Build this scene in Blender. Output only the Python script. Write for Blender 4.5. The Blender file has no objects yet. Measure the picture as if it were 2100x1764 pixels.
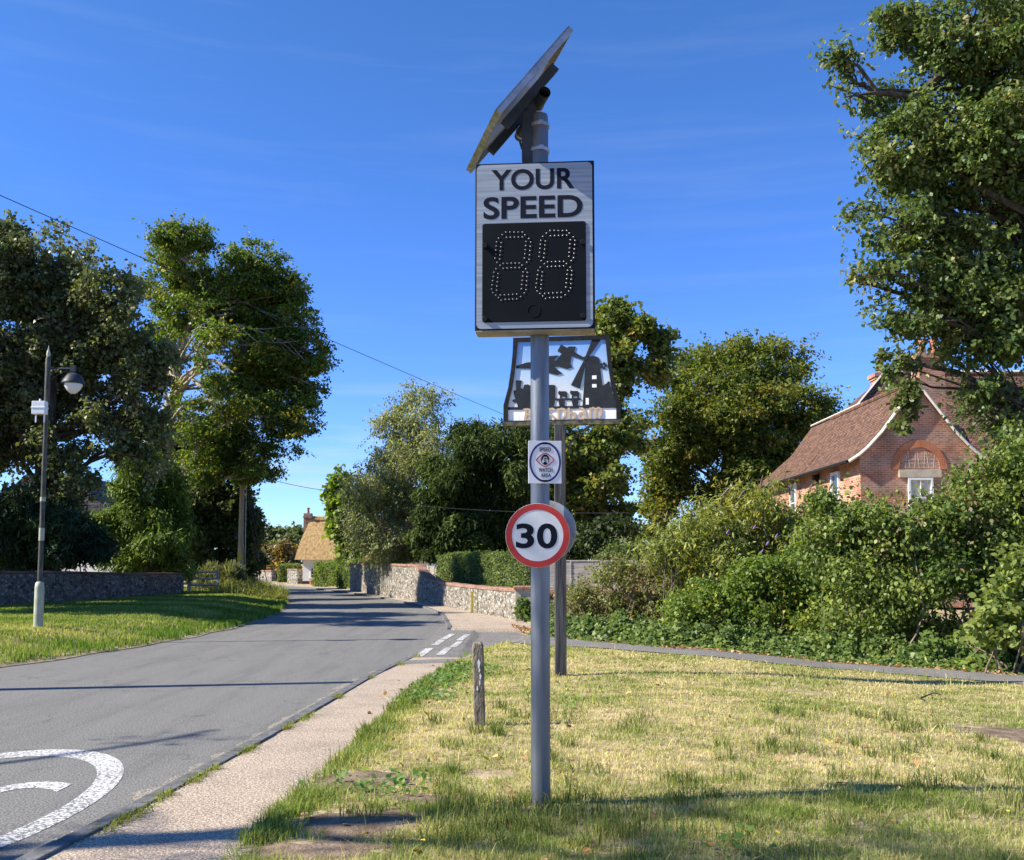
import bpy, bmesh, math, random
import numpy as np
from mathutils import Vector, Matrix
R = math.radians
C = bpy.context.scene.collection
SC = bpy.context.scene
random.seed(7)

# ------------------------------------------------------------------ camera, world, sun, exposure
TH = R(4.6); F = 2035.0; CX = 1050.0; CY = 990.0; CZ = 1.72
cam_d = bpy.data.cameras.new('camera'); cam = bpy.data.objects.new('camera', cam_d); C.objects.link(cam)
cam.location = (0, 0, CZ); cam.rotation_euler = (math.pi/2 + TH, 0, 0)
cam_d.sensor_width = 36; cam_d.lens = 36*F/2100; cam_d.shift_y = (CY-882)/2100
cam_d.clip_start = 0.1; cam_d.clip_end = 6000
SC.camera = cam
SUN_EL, SUN_AZ = R(38), R(10)          # shadows run to +X, turned SUN_AZ away from the camera
w = bpy.data.worlds.new('World'); SC.world = w; w.use_nodes = True
nt = w.node_tree; nt.nodes.clear()
def wn(t, **k):
    n = nt.nodes.new(t)
    for a, b in k.items(): setattr(n, a, b)
    return n
sky = wn('ShaderNodeTexSky', sky_type='NISHITA', sun_disc=False, sun_elevation=SUN_EL, sun_rotation=R(270)-SUN_AZ)
sky.altitude = 0; sky.air_density = 1.0; sky.dust_density = 0.0; sky.ozone_density = 3.0
hs = wn('ShaderNodeHueSaturation'); hs.inputs['Saturation'].default_value = 1.3; hs.inputs['Value'].default_value = 1.5
hs.inputs['Hue'].default_value = 0.507
tint = wn('ShaderNodeMix', data_type='RGBA', blend_type='MULTIPLY'); tint.inputs[0].default_value = 1; tlo = wn('ShaderNodeMapRange'); tlo.inputs[1].default_value = 0.06; tlo.inputs[2].default_value = 0.48
tmx = wn('ShaderNodeMix', data_type='RGBA'); tmx.inputs[6].default_value = (0.59, 0.79, 1.30, 1); tmx.inputs[7].default_value = (1.18, 0.97, 1.05, 1)
tc = wn('ShaderNodeTexCoord'); mp = wn('ShaderNodeMapping'); mp.inputs['Scale'].default_value = (1.8, 1.8, 22)
nz = wn('ShaderNodeTexNoise'); nz.inputs['Scale'].default_value = 2.2; nz.inputs['Detail'].default_value = 7; nz.inputs['Roughness'].default_value = 0.55
cr = wn('ShaderNodeValToRGB'); cr.color_ramp.elements[0].position = 0.50; cr.color_ramp.elements[1].position = 0.70
sep = wn('ShaderNodeSeparateXYZ')
band = wn('ShaderNodeMapRange'); band.inputs[1].default_value = 0.19; band.inputs[2].default_value = 0.06; band.inputs[3].default_value = 0.04; band.inputs[4].default_value = 0.75
mul = wn('ShaderNodeMath', operation='MULTIPLY')
mx = wn('ShaderNodeMix', data_type='RGBA'); mx.inputs[7].default_value = (5.6, 6.3, 7.0, 1)
bg = wn('ShaderNodeBackground'); bg.inputs[1].default_value = 0.065
out = wn('ShaderNodeOutputWorld')
L = nt.links.new
L(sky.outputs[0], hs.inputs['Color']); L(tc.outputs['Generated'], mp.inputs[0]); L(mp.outputs[0], nz.inputs['Vector'])
L(nz.outputs[0], cr.inputs[0]); L(tc.outputs['Generated'], sep.inputs[0]); L(sep.outputs[2], band.inputs[0])
L(cr.outputs[0], mul.inputs[0]); L(band.outputs[0], mul.inputs[1]); L(mul.outputs[0], mx.inputs[0])
L(sep.outputs[2], tlo.inputs[0]); L(tlo.outputs[0], tmx.inputs[0]); L(tmx.outputs[2], tint.inputs[7]); L(hs.outputs[0], tint.inputs[6]); L(tint.outputs[2], mx.inputs[6]); L(mx.outputs[2], bg.inputs[0]); L(bg.outputs[0], out.inputs[0])
sd = bpy.data.lights.new('sun', 'SUN'); sd.energy = 4.9; sd.angle = R(0.53); sd.color = (1, 0.93, 0.80)
so = bpy.data.objects.new('sun', sd); C.objects.link(so)
SUNV = Vector((math.cos(SUN_AZ)*math.cos(SUN_EL), math.sin(SUN_AZ)*math.cos(SUN_EL), -math.sin(SUN_EL)))
so.rotation_euler = SUNV.to_track_quat('-Z', 'Y').to_euler()
SC.view_settings.view_transform = 'Standard'; SC.view_settings.look = 'None'
SC.view_settings.exposure = 1.05; SC.view_settings.gamma = 1.0
SC.cycles.max_bounces = 6; SC.cycles.diffuse_bounces = 3; SC.cycles.transmission_bounces = 4; SC.cycles.glossy_bounces = 2
SC.cycles.use_denoising = True

# ------------------------------------------------------------------ picture <-> place
def ray(px, py):
    xn = (px-CX)/F; yn = (CY-py)/F
    return xn, math.cos(TH)-yn*math.sin(TH), math.sin(TH)+yn*math.cos(TH)
def P(px, py, Y):
    d = ray(px, py); t = Y/d[1]; return Vector((d[0]*t, Y, CZ+d[2]*t))
def G(px, py, z=0.0):
    d = ray(px, py); t = (z-CZ)/d[2]; return Vector((d[0]*t, d[1]*t, z))

# ------------------------------------------------------------------ ground shape
RK = np.array([(-3.5,-8),(-3.2,0),(-2.72,5.77),(-2.62,6.46),(-2.39,9.7),(-2.14,14.3),(-1.84,17.4),(-1.66,25.9),(-2.33,32.7),(-3.6,38.9),(-6.3,48),(-10,58),(-13.8,67),(-19,76),(-27,86),(-40,98),(-60,112)])
RL = np.array([(-10.4,-8),(-10.0,0),(-9.4,8),(-8.5,16.3),(-7.7,20),(-7.3,26),(-7.9,34),(-9.8,43.75),(-13.6,56),(-18.4,69),(-24,78),(-34,89),(-48,100),(-66,114)])
PE = np.array([(-1.75,-8),(-1.68,0),(-1.6,5.75),(-1.5,8.4),(-1.35,12.4),(-0.92,17),(-0.7,18.6),(0.6,24),(0.3,28.5),(-3.1,39.8),(-3.6,41.2),(-9.75,60),(-13.0,68.5),(-17.5,76.5),(-26,88),(-39,100),(-59,114)])
def XK(y): return np.interp(y, RK[:,1], RK[:,0])
def XL(y): return np.interp(y, RL[:,1], RL[:,0])
def XP(y): return np.interp(y, PE[:,1], PE[:,0])
def sst(a, b, x):
    t = np.clip((x-a)/(b-a), 0, 1); return t*t*(3-2*t)
_ph = np.random.default_rng(3).uniform(0, 6.28, (24, 4))
def noise(p, s, k=0):
    p = np.asarray(p, float)/s; o = 0; a = 1; tot = 0
    for i in range(6):
        r = _ph[(i*3+k) % 24]; f = 1.9**(i/2)
        d = np.array([math.cos(r[0]*2+i*1.3+k), math.sin(r[0]*2+i*1.3+k), math.cos(r[1]*3+i+k)])
        o = o + a*np.sin(f*(p@d)*3.1+r[2]+1.7*np.sin(f*(p@np.roll(d,1))*2.3+r[3])); tot += a; a *= 0.8
    return o/tot
def gz(x, y):
    x = np.asarray(x, float); y = np.asarray(y, float)
    xl = XL(y); xp = XP(y)
    n = noise(np.stack([x, y, 0*x], -1), 2.5, 2)*0.025
    verge = 0.03+0.30*sst(0, 2.4, xl-x)+n*sst(0, 1.5, xl-x)
    lawn = 0.074+0.040*sst(0, 0.35, x-xp)-0.23*sst(2.3, 6.5, x)*sst(26, 20, y)+n*sst(0, 0.8, x-xp)
    lawn = np.where((y > 17.6) & (y < 27), np.minimum(lawn, 0.06), lawn)
    z = np.where(x < xl, verge, np.where(x > xp, lawn, -0.06))
    return z
def gzf(x, y): return float(gz(np.array([x]), np.array([y]))[0])
def GR(px, py):
    z = 0.0
    for _ in range(8):
        g = G(px, py, z); z = gzf(g.x, g.y)
    return Vector((g.x, g.y, z))

# ------------------------------------------------------------------ materials
def newmat(name):
    m = bpy.data.materials.new(name); m.use_nodes = True
    t = m.node_tree; b = t.nodes['Principled BSDF']
    return m, t, b
def N(t, ty, **k):
    n = t.nodes.new(ty)
    for a, b in k.items(): setattr(n, a, b)
    return n
def c4(c): return (c[0], c[1], c[2], 1)
def ramp(t, stops):
    r = N(t, 'ShaderNodeValToRGB'); e = r.color_ramp.elements
    while len(e) < len(stops): e.new(0.5)
    for q, (p, c) in zip(e, stops): q.position = p; q.color = c4(c)
    return r
def mat(name, a, b=None, scale=8, rough=0.6, metal=0, bump=0.0, bscale=None, detail=6, stretch=None, spec=0.4, lo=0.35, hi=0.65, coord='Object'):
    m, t, p = newmat(name); p.inputs['Roughness'].default_value = rough; p.inputs['Metallic'].default_value = metal
    p.inputs['Specular IOR Level'].default_value = spec
    tc = N(t, 'ShaderNodeTexCoord'); mp = N(t, 'ShaderNodeMapping')
    if stretch: mp.inputs['Scale'].default_value = stretch
    t.links.new(tc.outputs[coord], mp.inputs[0])
    if b is None: p.inputs['Base Color'].default_value = c4(a)
    else:
        n = N(t, 'ShaderNodeTexNoise'); n.inputs['Scale'].default_value = scale; n.inputs['Detail'].default_value = detail
        t.links.new(mp.outputs[0], n.inputs['Vector'])
        r = ramp(t, [(lo, a), (hi, b)]); t.links.new(n.outputs[0], r.inputs[0]); t.links.new(r.outputs[0], p.inputs['Base Color'])
    if bump:
        n2 = N(t, 'ShaderNodeTexNoise'); n2.inputs['Scale'].default_value = bscale or scale*3; n2.inputs['Detail'].default_value = 5
        t.links.new(mp.outputs[0], n2.inputs['Vector'])
        bn = N(t, 'ShaderNodeBump'); bn.inputs['Strength'].default_value = min(1, bump); bn.inputs['Distance'].default_value = 0.02
        t.links.new(n2.outputs[0], bn.inputs['Height']); t.links.new(bn.outputs[0], p.inputs['Normal'])
    return m
def leafmat(name, trans=0.42, rough=0.5, spec=0.35):
    m, t, p = newmat(name)
    at = N(t, 'ShaderNodeAttribute', attribute_name='leafcol'); t.links.new(at.outputs['Color'], p.inputs['Base Color'])
    p.inputs['Roughness'].default_value = rough; p.inputs['Specular IOR Level'].default_value = spec
    tr = N(t, 'ShaderNodeBsdfTranslucent')
    mm = N(t, 'ShaderNodeMix', data_type='RGBA', blend_type='MULTIPLY'); mm.inputs[0].default_value = 1
    t.links.new(at.outputs['Color'], mm.inputs[6]); mm.inputs[7].default_value = (1.5, 1.5, 0.7, 1)
    t.links.new(mm.outputs[2], tr.inputs['Color'])
    mx = N(t, 'ShaderNodeMixShader'); mx.inputs[0].default_value = trans
    o = t.nodes['Material Output']
    t.links.new(p.outputs[0], mx.inputs[1]); t.links.new(tr.outputs[0], mx.inputs[2]); t.links.new(mx.outputs[0], o.inputs[0])
    return m
def brickmat(name, c1, c2, mortar, bw, bh, ms=0.012, bump=0.4, rough=0.85, var=0.5, vscale=1.2, c3=None):
    m, t, p = newmat(name); p.inputs['Roughness'].default_value = rough; p.inputs['Specular IOR Level'].default_value = 0.2
    uv = N(t, 'ShaderNodeUVMap'); bt = N(t, 'ShaderNodeTexBrick')
    bt.inputs['Color1'].default_value = c4(c1); bt.inputs['Color2'].default_value = c4(c2); bt.inputs['Mortar'].default_value = c4(mortar)
    bt.inputs['Scale'].default_value = 1; bt.inputs['Brick Width'].default_value = bw; bt.inputs['Row Height'].default_value = bh
    bt.inputs['Mortar Size'].default_value = ms; bt.inputs['Mortar Smooth'].default_value = 0.2
    t.links.new(uv.outputs[0], bt.inputs['Vector'])
    n = N(t, 'ShaderNodeTexNoise'); n.inputs['Scale'].default_value = vscale; n.inputs['Detail'].default_value = 8; t.links.new(uv.outputs[0], n.inputs['Vector'])
    r = ramp(t, [(0.3, (1-var, 1-var, 1-var)), (0.7, (1+var*0.3,)*3)]); t.links.new(n.outputs[0], r.inputs[0])
    mm = N(t, 'ShaderNodeMix', data_type='RGBA', blend_type='MULTIPLY'); mm.inputs[0].default_value = 1
    t.links.new(bt.outputs[0], mm.inputs[6]); t.links.new(r.outputs[0], mm.inputs[7]); t.links.new(mm.outputs[2], p.inputs['Base Color'])
    bn = N(t, 'ShaderNodeBump'); bn.inputs['Strength'].default_value = bump; bn.inputs['Distance'].default_value = 0.02; bn.invert = True
    t.links.new(bt.outputs['Fac'], bn.inputs['Height']); t.links.new(bn.outputs[0], p.inputs['Normal'])
    return m
def flintmat(name, tone=1.0):
    m, t, p = newmat(name); p.inputs['Roughness'].default_value = 0.8; p.inputs['Specular IOR Level'].default_value = 0.25
    uv = N(t, 'ShaderNodeUVMap'); mp = N(t, 'ShaderNodeMapping'); mp.inputs['Scale'].default_value = (6.5, 10.5, 1)
    t.links.new(uv.outputs[0], mp.inputs[0])
    nn = N(t, 'ShaderNodeTexNoise'); nn.inputs['Scale'].default_value = 2.0; t.links.new(mp.outputs[0], nn.inputs['Vector'])
    ad = N(t, 'ShaderNodeMix', data_type='RGBA', blend_type='LINEAR_LIGHT'); ad.inputs[0].default_value = 0.35
    t.links.new(mp.outputs[0], ad.inputs[6]); t.links.new(nn.outputs['Color'], ad.inputs[7])
    v = N(t, 'ShaderNodeTexVoronoi'); v.inputs['Scale'].default_value = 1.0; t.links.new(ad.outputs[2], v.inputs['Vector'])
    ve = N(t, 'ShaderNodeTexVoronoi', feature='DISTANCE_TO_EDGE'); ve.inputs['Scale'].default_value = 1.0; t.links.new(ad.outputs[2], ve.inputs['Vector'])
    sp = N(t, 'ShaderNodeSeparateColor'); t.links.new(v.outputs['Color'], sp.inputs[0])
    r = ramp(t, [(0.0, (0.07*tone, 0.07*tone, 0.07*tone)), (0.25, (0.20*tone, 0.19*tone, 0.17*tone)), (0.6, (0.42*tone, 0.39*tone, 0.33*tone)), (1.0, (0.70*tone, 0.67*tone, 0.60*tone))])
    t.links.new(sp.outputs[0], r.inputs[0])
    er = N(t, 'ShaderNodeMapRange'); er.inputs[1].default_value = 0.04; er.inputs[2].default_value = 0.13; t.links.new(ve.outputs[0], er.inputs[0])
    mx = N(t, 'ShaderNodeMix', data_type='RGBA'); t.links.new(er.outputs[0], mx.inputs[0])
    mx.inputs[6].default_value = (0.36*tone, 0.30*tone, 0.22*tone, 1); t.links.new(r.outputs[0], mx.inputs[7])
    t.links.new(mx.outputs[2], p.inputs['Base Color'])
    bn = N(t, 'ShaderNodeBump'); bn.inputs['Strength'].default_value = 0.9; bn.inputs['Distance'].default_value = 0.03
    t.links.new(er.outputs[0], bn.inputs['Height']); t.links.new(bn.outputs[0], p.inputs['Normal'])
    return m
def asphaltmat(name, cols, grain=260, streak=True, bump=0.35, white=0.0):
    m, t, p = newmat(name); p.inputs['Roughness'].default_value = 0.85; p.inputs['Specular IOR Level'].default_value = 0.3
    tc = N(t, 'ShaderNodeTexCoord')
    n = N(t, 'ShaderNodeTexNoise'); n.inputs['Scale'].default_value = grain; n.inputs['Detail'].default_value = 2; t.links.new(tc.outputs['Object'], n.inputs['Vector'])
    r = ramp(t, [(0.30, cols[0]), (0.5, cols[1]), (0.72, cols[2])]); t.links.new(n.outputs[0], r.inputs[0])
    mp = N(t, 'ShaderNodeMapping'); mp.inputs['Scale'].default_value = (1.3, 0.13, 1) if streak else (1, 1, 1); mp.inputs['Rotation'].default_value = (0, 0, 0.18 if streak else 0)
    t.links.new(tc.outputs['Object'], mp.inputs[0])
    n2 = N(t, 'ShaderNodeTexNoise'); n2.inputs['Scale'].default_value = 1.6; n2.inputs['Detail'].default_value = 12; n2.inputs['Roughness'].default_value = 0.74; t.links.new(mp.outputs[0], n2.inputs['Vector'])
    r2 = ramp(t, [(0.30, (0.72, 0.72, 0.73)), (0.50, (1, 1, 1)), (0.72, (1.12, 1.11, 1.08))]); t.links.new(n2.outputs[0], r2.inputs[0])
    mm = N(t, 'ShaderNodeMix', data_type='RGBA', blend_type='MULTIPLY'); mm.inputs[0].default_value = 1
    t.links.new(r.outputs[0], mm.inputs[6]); t.links.new(r2.outputs[0], mm.inputs[7])
    n3 = N(t, 'ShaderNodeTexNoise'); n3.inputs['Scale'].default_value = 58; n3.inputs['Detail'].default_value = 3; n3.inputs['Roughness'].default_value = 0.75; t.links.new(tc.outputs['Object'], n3.inputs['Vector'])
    r3 = ramp(t, [(0.40, (0.55,)*3), (0.5, (0.98,)*3), (0.60, (1.75,)*3)]); t.links.new(n3.outputs[0], r3.inputs[0])
    m3 = N(t, 'ShaderNodeMix', data_type='RGBA', blend_type='MULTIPLY'); m3.inputs[0].default_value = 1
    v4 = N(t, 'ShaderNodeTexVoronoi', feature='DISTANCE_TO_EDGE'); v4.inputs['Scale'].default_value = 0.42; n4 = N(t, 'ShaderNodeTexNoise'); n4.inputs['Scale'].default_value = 1.4; n4.inputs['Detail'].default_value = 8
    t.links.new(tc.outputs['Object'], n4.inputs['Vector']); a4 = N(t, 'ShaderNodeMix', data_type='RGBA', blend_type='LINEAR_LIGHT'); a4.inputs[0].default_value = 0.55; t.links.new(tc.outputs['Object'], a4.inputs[6]); t.links.new(n4.outputs['Color'], a4.inputs[7]); t.links.new(a4.outputs[2], v4.inputs['Vector'])
    r4 = ramp(t, [(0.0, (0.55,)*3), (0.008, (1.0,)*3)]); t.links.new(v4.outputs[0], r4.inputs[0]); m4 = N(t, 'ShaderNodeMix', data_type='RGBA', blend_type='MULTIPLY'); m4.inputs[0].default_value = 0.7 if streak else 0.0
    t.links.new(mm.outputs[2], m3.inputs[6]); t.links.new(r3.outputs[0], m3.inputs[7]); t.links.new(m3.outputs[2], m4.inputs[6]); t.links.new(r4.outputs[0], m4.inputs[7]); t.links.new(m4.outputs[2], p.inputs['Base Color'])
    bn = N(t, 'ShaderNodeBump'); bn.inputs['Strength'].default_value = bump; bn.inputs['Distance'].default_value = 0.008
    t.links.new(n.outputs[0], bn.inputs['Height']); t.links.new(bn.outputs[0], p.inputs['Normal'])
    return m
def wornpaint(name):
    m, t, p = newmat(name); p.inputs['Roughness'].default_value = 0.8
    tc = N(t, 'ShaderNodeTexCoord'); n = N(t, 'ShaderNodeTexNoise'); n.inputs['Scale'].default_value = 34; n.inputs['Detail'].default_value = 3; n.inputs['Roughness'].default_value = 0.7
    t.links.new(tc.outputs['Object'], n.inputs['Vector'])
    n2 = N(t, 'ShaderNodeTexNoise'); n2.inputs['Scale'].default_value = 1.5; n2.inputs['Detail'].default_value = 2; t.links.new(tc.outputs['Object'], n2.inputs['Vector'])
    a = N(t, 'ShaderNodeMath', operation='MULTIPLY_ADD'); a.inputs[1].default_value = 5.0; t.links.new(n.outputs[0], a.inputs[0]); t.links.new(n2.outputs[0], a.inputs[2])
    r = ramp(t, [(0.465, (0.15, 0.147, 0.137)), (0.505, (0.60, 0.59, 0.56))])
    h = N(t, 'ShaderNodeMath', operation='MULTIPLY'); h.inputs[1].default_value = 1/6; t.links.new(a.outputs[0], h.inputs[0])
    t.links.new(h.outputs[0], r.inputs[0]); t.links.new(r.outputs[0], p.inputs['Base Color'])
    return m
M = {}
M['road'] = asphaltmat('road asphalt', [(0.085, 0.084, 0.078), (0.148, 0.143, 0.131), (0.28, 0.27, 0.24)], 190)
M['path'] = asphaltmat('path asphalt', [(0.10, 0.095, 0.088), (0.165, 0.155, 0.14), (0.27, 0.25, 0.22)], 190, False)
M['pave'] = asphaltmat('footway', [(0.21, 0.16, 0.115), (0.335, 0.265, 0.195), (0.62, 0.52, 0.41)], 120, False, 0.45)
M['kerb'] = mat('kerb stone', (0.085, 0.085, 0.083), (0.165, 0.163, 0.158), 9, 0.85, bump=0.5)
M['paint'] = wornpaint('worn road paint')
M['soil'] = mat('dry soil and thatch', (0.22, 0.165, 0.095), (0.46, 0.37, 0.22), 6, 0.95, bump=0.6, bscale=30, spec=0.1)
M['sand'] = mat('sandy edge', (0.17, 0.14, 0.11), (0.34, 0.28, 0.21), 9, 0.95, bump=0.6, spec=0.1)
M['far'] = mat('far fields', (0.10, 0.13, 0.05), (0.22, 0.20, 0.09), 0.05, 0.95, spec=0.1)
M['leaf'] = leafmat('leaves'); M['needle'] = leafmat('needles', 0.22, 0.6, 0.15); M['blade'] = leafmat('grass blades', 0.42, 0.7, 0.06)
M['gloss'] = leafmat('glossy leaves', 0.35, 0.42, 0.25)
M['litter'] = leafmat('dead leaves', 0.15, 0.8, 0.1)
M['bark'] = mat('dark bark', (0.035, 0.03, 0.024), (0.10, 0.085, 0.065), 9, 0.95, bump=0.8, stretch=(1, 1, 0.25), spec=0.1)
M['pale'] = mat('pale smooth bark', (0.20, 0.17, 0.12), (0.40, 0.35, 0.27), 4, 0.9, bump=0.3, stretch=(1, 1, 0.4), spec=0.1)
M['birch'] = mat('birch bark', (0.16, 0.15, 0.13), (0.62, 0.58, 0.52), 5, 0.8, bump=0.3, stretch=(0.4, 0.4, 2), spec=0.1)
M['flint'] = flintmat('flint rubble', 0.72); M['shadeflint'] = flintmat('flint darkened for shade', 0.40)  # second flint is a darker copy, tree shade put into its colour
M['shadecap'] = brickmat('coping darkened for shade', (0.12, 0.07, 0.05), (0.20, 0.13, 0.10), (0.14, 0.12, 0.10), 0.11, 0.22, 0.012, 0.5)  # coping bricks darkened likewise to stand for shade under the trees
M['brick'] = brickmat('red brick', (0.42, 0.155, 0.085), (0.58, 0.26, 0.155), (0.50, 0.40, 0.32), 0.225, 0.075, 0.012)
M['capbrick'] = brickmat('coping brick', (0.30, 0.13, 0.08), (0.42, 0.22, 0.15), (0.36, 0.30, 0.24), 0.11, 0.22, 0.012, 0.5)
M['tile'] = brickmat('clay roof tiles', (0.13, 0.075, 0.055), (0.27, 0.145, 0.095), (0.05, 0.032, 0.025), 0.17, 0.11, 0.014, 0.9, var=0.5, vscale=4)
M['pier'] = brickmat('buff brick', (0.55, 0.47, 0.33), (0.62, 0.55, 0.42), (0.45, 0.40, 0.32), 0.225, 0.075, 0.01)
M['pier2'] = brickmat('weathered chimney brick', (0.26, 0.13, 0.09), (0.36, 0.22, 0.15), (0.34, 0.28, 0.22), 0.225, 0.075, 0.01)
M['slate'] = brickmat('slate roof', (0.10, 0.10, 0.11), (0.16, 0.15, 0.15), (0.03, 0.03, 0.03), 0.25, 0.16, 0.01)
M['white'] = mat('white render', (0.74, 0.72, 0.67), (0.80, 0.79, 0.74), 3, 0.8, bump=0.1)
M['wpaint'] = mat('white gloss paint', (0.78, 0.77, 0.74), None, rough=0.35)
M['lime'] = mat('lime mortar', (0.62, 0.57, 0.48), (0.75, 0.70, 0.62), 6, 0.9, bump=0.3)
M['stone'] = mat('pale stone', (0.45, 0.38, 0.27), (0.55, 0.48, 0.36), 6, 0.9, bump=0.2)
M['gauged'] = brickmat('gauged red brick', (0.50, 0.17, 0.08), (0.55, 0.21, 0.10), (0.45, 0.25, 0.16), 0.08, 0.3, 0.008)
M['plinth'] = mat('black plinth', (0.02, 0.02, 0.02), None, rough=0.7)
M['thatch'] = mat('thatch', (0.24, 0.15, 0.065), (0.46, 0.32, 0.15), 7, 0.95, bump=1.0, bscale=22, stretch=(1, 0.5, 0.5), spec=0.05, lo=0.3, hi=0.7)
M['glass'] = mat('window glass', (0.03, 0.035, 0.04), None, rough=0.05, spec=0.8)
M['curtain'] = mat('net curtain', (0.42, 0.40, 0.37), (0.6, 0.58, 0.54), 3, 0.9, stretch=(12, 12, 0.3))
M['polegrey'] = mat('blue grey painted steel', (0.12, 0.135, 0.155), (0.185, 0.20, 0.22), 6, 0.42, 0.55, bump=0.12, stretch=(3, 3, 0.35), spec=0.5)
M['dkgrey'] = mat('dark grey steel', (0.022, 0.028, 0.036), (0.04, 0.047, 0.056), 8, 0.5, spec=0.25)
M['alu'] = mat('weathered aluminium', (0.28, 0.29, 0.30), (0.42, 0.43, 0.44), 12, 0.4, 0.6)
M['algae'] = mat('algae stained frame', (0.16, 0.16, 0.05), (0.34, 0.33, 0.24), 18, 0.7)
M['pv'] = mat('solar cells', (0.008, 0.012, 0.035), None, rough=0.12, spec=0.6)
M['black'] = mat('black casing', (0.008, 0.009, 0.012), None, rough=0.5, spec=0.15)
M['screen'] = mat('black display', (0.005, 0.006, 0.009), (0.008, 0.009, 0.012), 3, 0.6, spec=0.08)
M['sheet'] = mat('grey white reflective sheet', (0.22, 0.25, 0.275), (0.33, 0.365, 0.39), 2.5, 0.38, 0.2, stretch=(0.6, 1, 26), spec=0.5)
M['under'] = mat('stained casing base', (0.20, 0.18, 0.14), (0.33, 0.30, 0.25), 9, 0.7)
M['ink'] = mat('black lettering', (0.008, 0.010, 0.018), None, rough=0.6, spec=0.1)
M['led'] = mat('clear light lens', (0.045, 0.047, 0.052), None, rough=0.3, spec=0.5)
M['signwhite'] = mat('dirty white sign face', (0.60, 0.60, 0.57), (0.74, 0.74, 0.71), 5, 0.45, lo=0.3, hi=0.55)
M['signred'] = mat('sign red', (0.40, 0.022, 0.020), (0.52, 0.045, 0.03), 6, 0.45)
M['signblue'] = mat('sign navy', (0.018, 0.018, 0.13), None, rough=0.4)
M['plate'] = mat('white plastic plate', (0.70, 0.71, 0.72), None, rough=0.35)
M['oak'] = mat('weathered dark timber', (0.022, 0.022, 0.023), (0.085, 0.085, 0.085), 4, 0.75, bump=0.4, stretch=(5, 5, 0.4))
M['iron'] = mat('black iron', (0.010, 0.011, 0.012), (0.022, 0.022, 0.022), 15, 0.6, spec=0.15)
M['mossframe'] = mat('mossy black frame', (0.03, 0.03, 0.022), (0.14, 0.13, 0.07), 14, 0.7)
M['tan'] = mat('faded gold lettering', (0.46, 0.32, 0.20), (0.58, 0.43, 0.29), 12, 0.6)
M['boardwhite'] = mat('stained white board', (0.74, 0.72, 0.68), (0.90, 0.89, 0.86), 5, 0.6, stretch=(3, 3, 0.6), lo=0.3, hi=0.5)
M['conc'] = mat('lichened post', (0.085, 0.07, 0.05), (0.27, 0.225, 0.165), 16, 0.9, bump=0.7, stretch=(1, 1, 0.5))
M['flake'] = mat('flaking white paint', (0.72, 0.70, 0.66), None, rough=0.7)
M['lampgreen'] = mat('pale green paint', (0.30, 0.31, 0.22), (0.44, 0.45, 0.34), 5, 0.6)
M['lampblack'] = mat('flaking black paint', (0.02, 0.021, 0.02), (0.09, 0.09, 0.065), 9, 0.55, stretch=(3, 3, 0.5))
M['opal'] = mat('opal glass bowl', (0.62, 0.64, 0.66), None, rough=0.15, spec=0.6)
M['greywood'] = mat('silvered timber', (0.30, 0.265, 0.22), (0.48, 0.43, 0.37), 3, 0.85, bump=0.3, stretch=(1, 1, 8))
M['polewood'] = mat('telegraph pole wood', (0.26, 0.19, 0.11), (0.44, 0.34, 0.21), 4, 0.85, bump=0.4, stretch=(6, 6, 0.4))
M['yellow'] = mat('yellow plate', (0.45, 0.36, 0.03), None, rough=0.5)
M['wire'] = mat('black cable', (0.02, 0.02, 0.024), None, rough=0.6)
M['terra'] = mat('terracotta', (0.38, 0.13, 0.07), (0.46, 0.19, 0.11), 9, 0.8)
M['twig'] = mat('dead twig', (0.12, 0.085, 0.06), (0.22, 0.17, 0.12), 9, 0.9)
M['cloth_white'] = M['wpaint']

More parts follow.
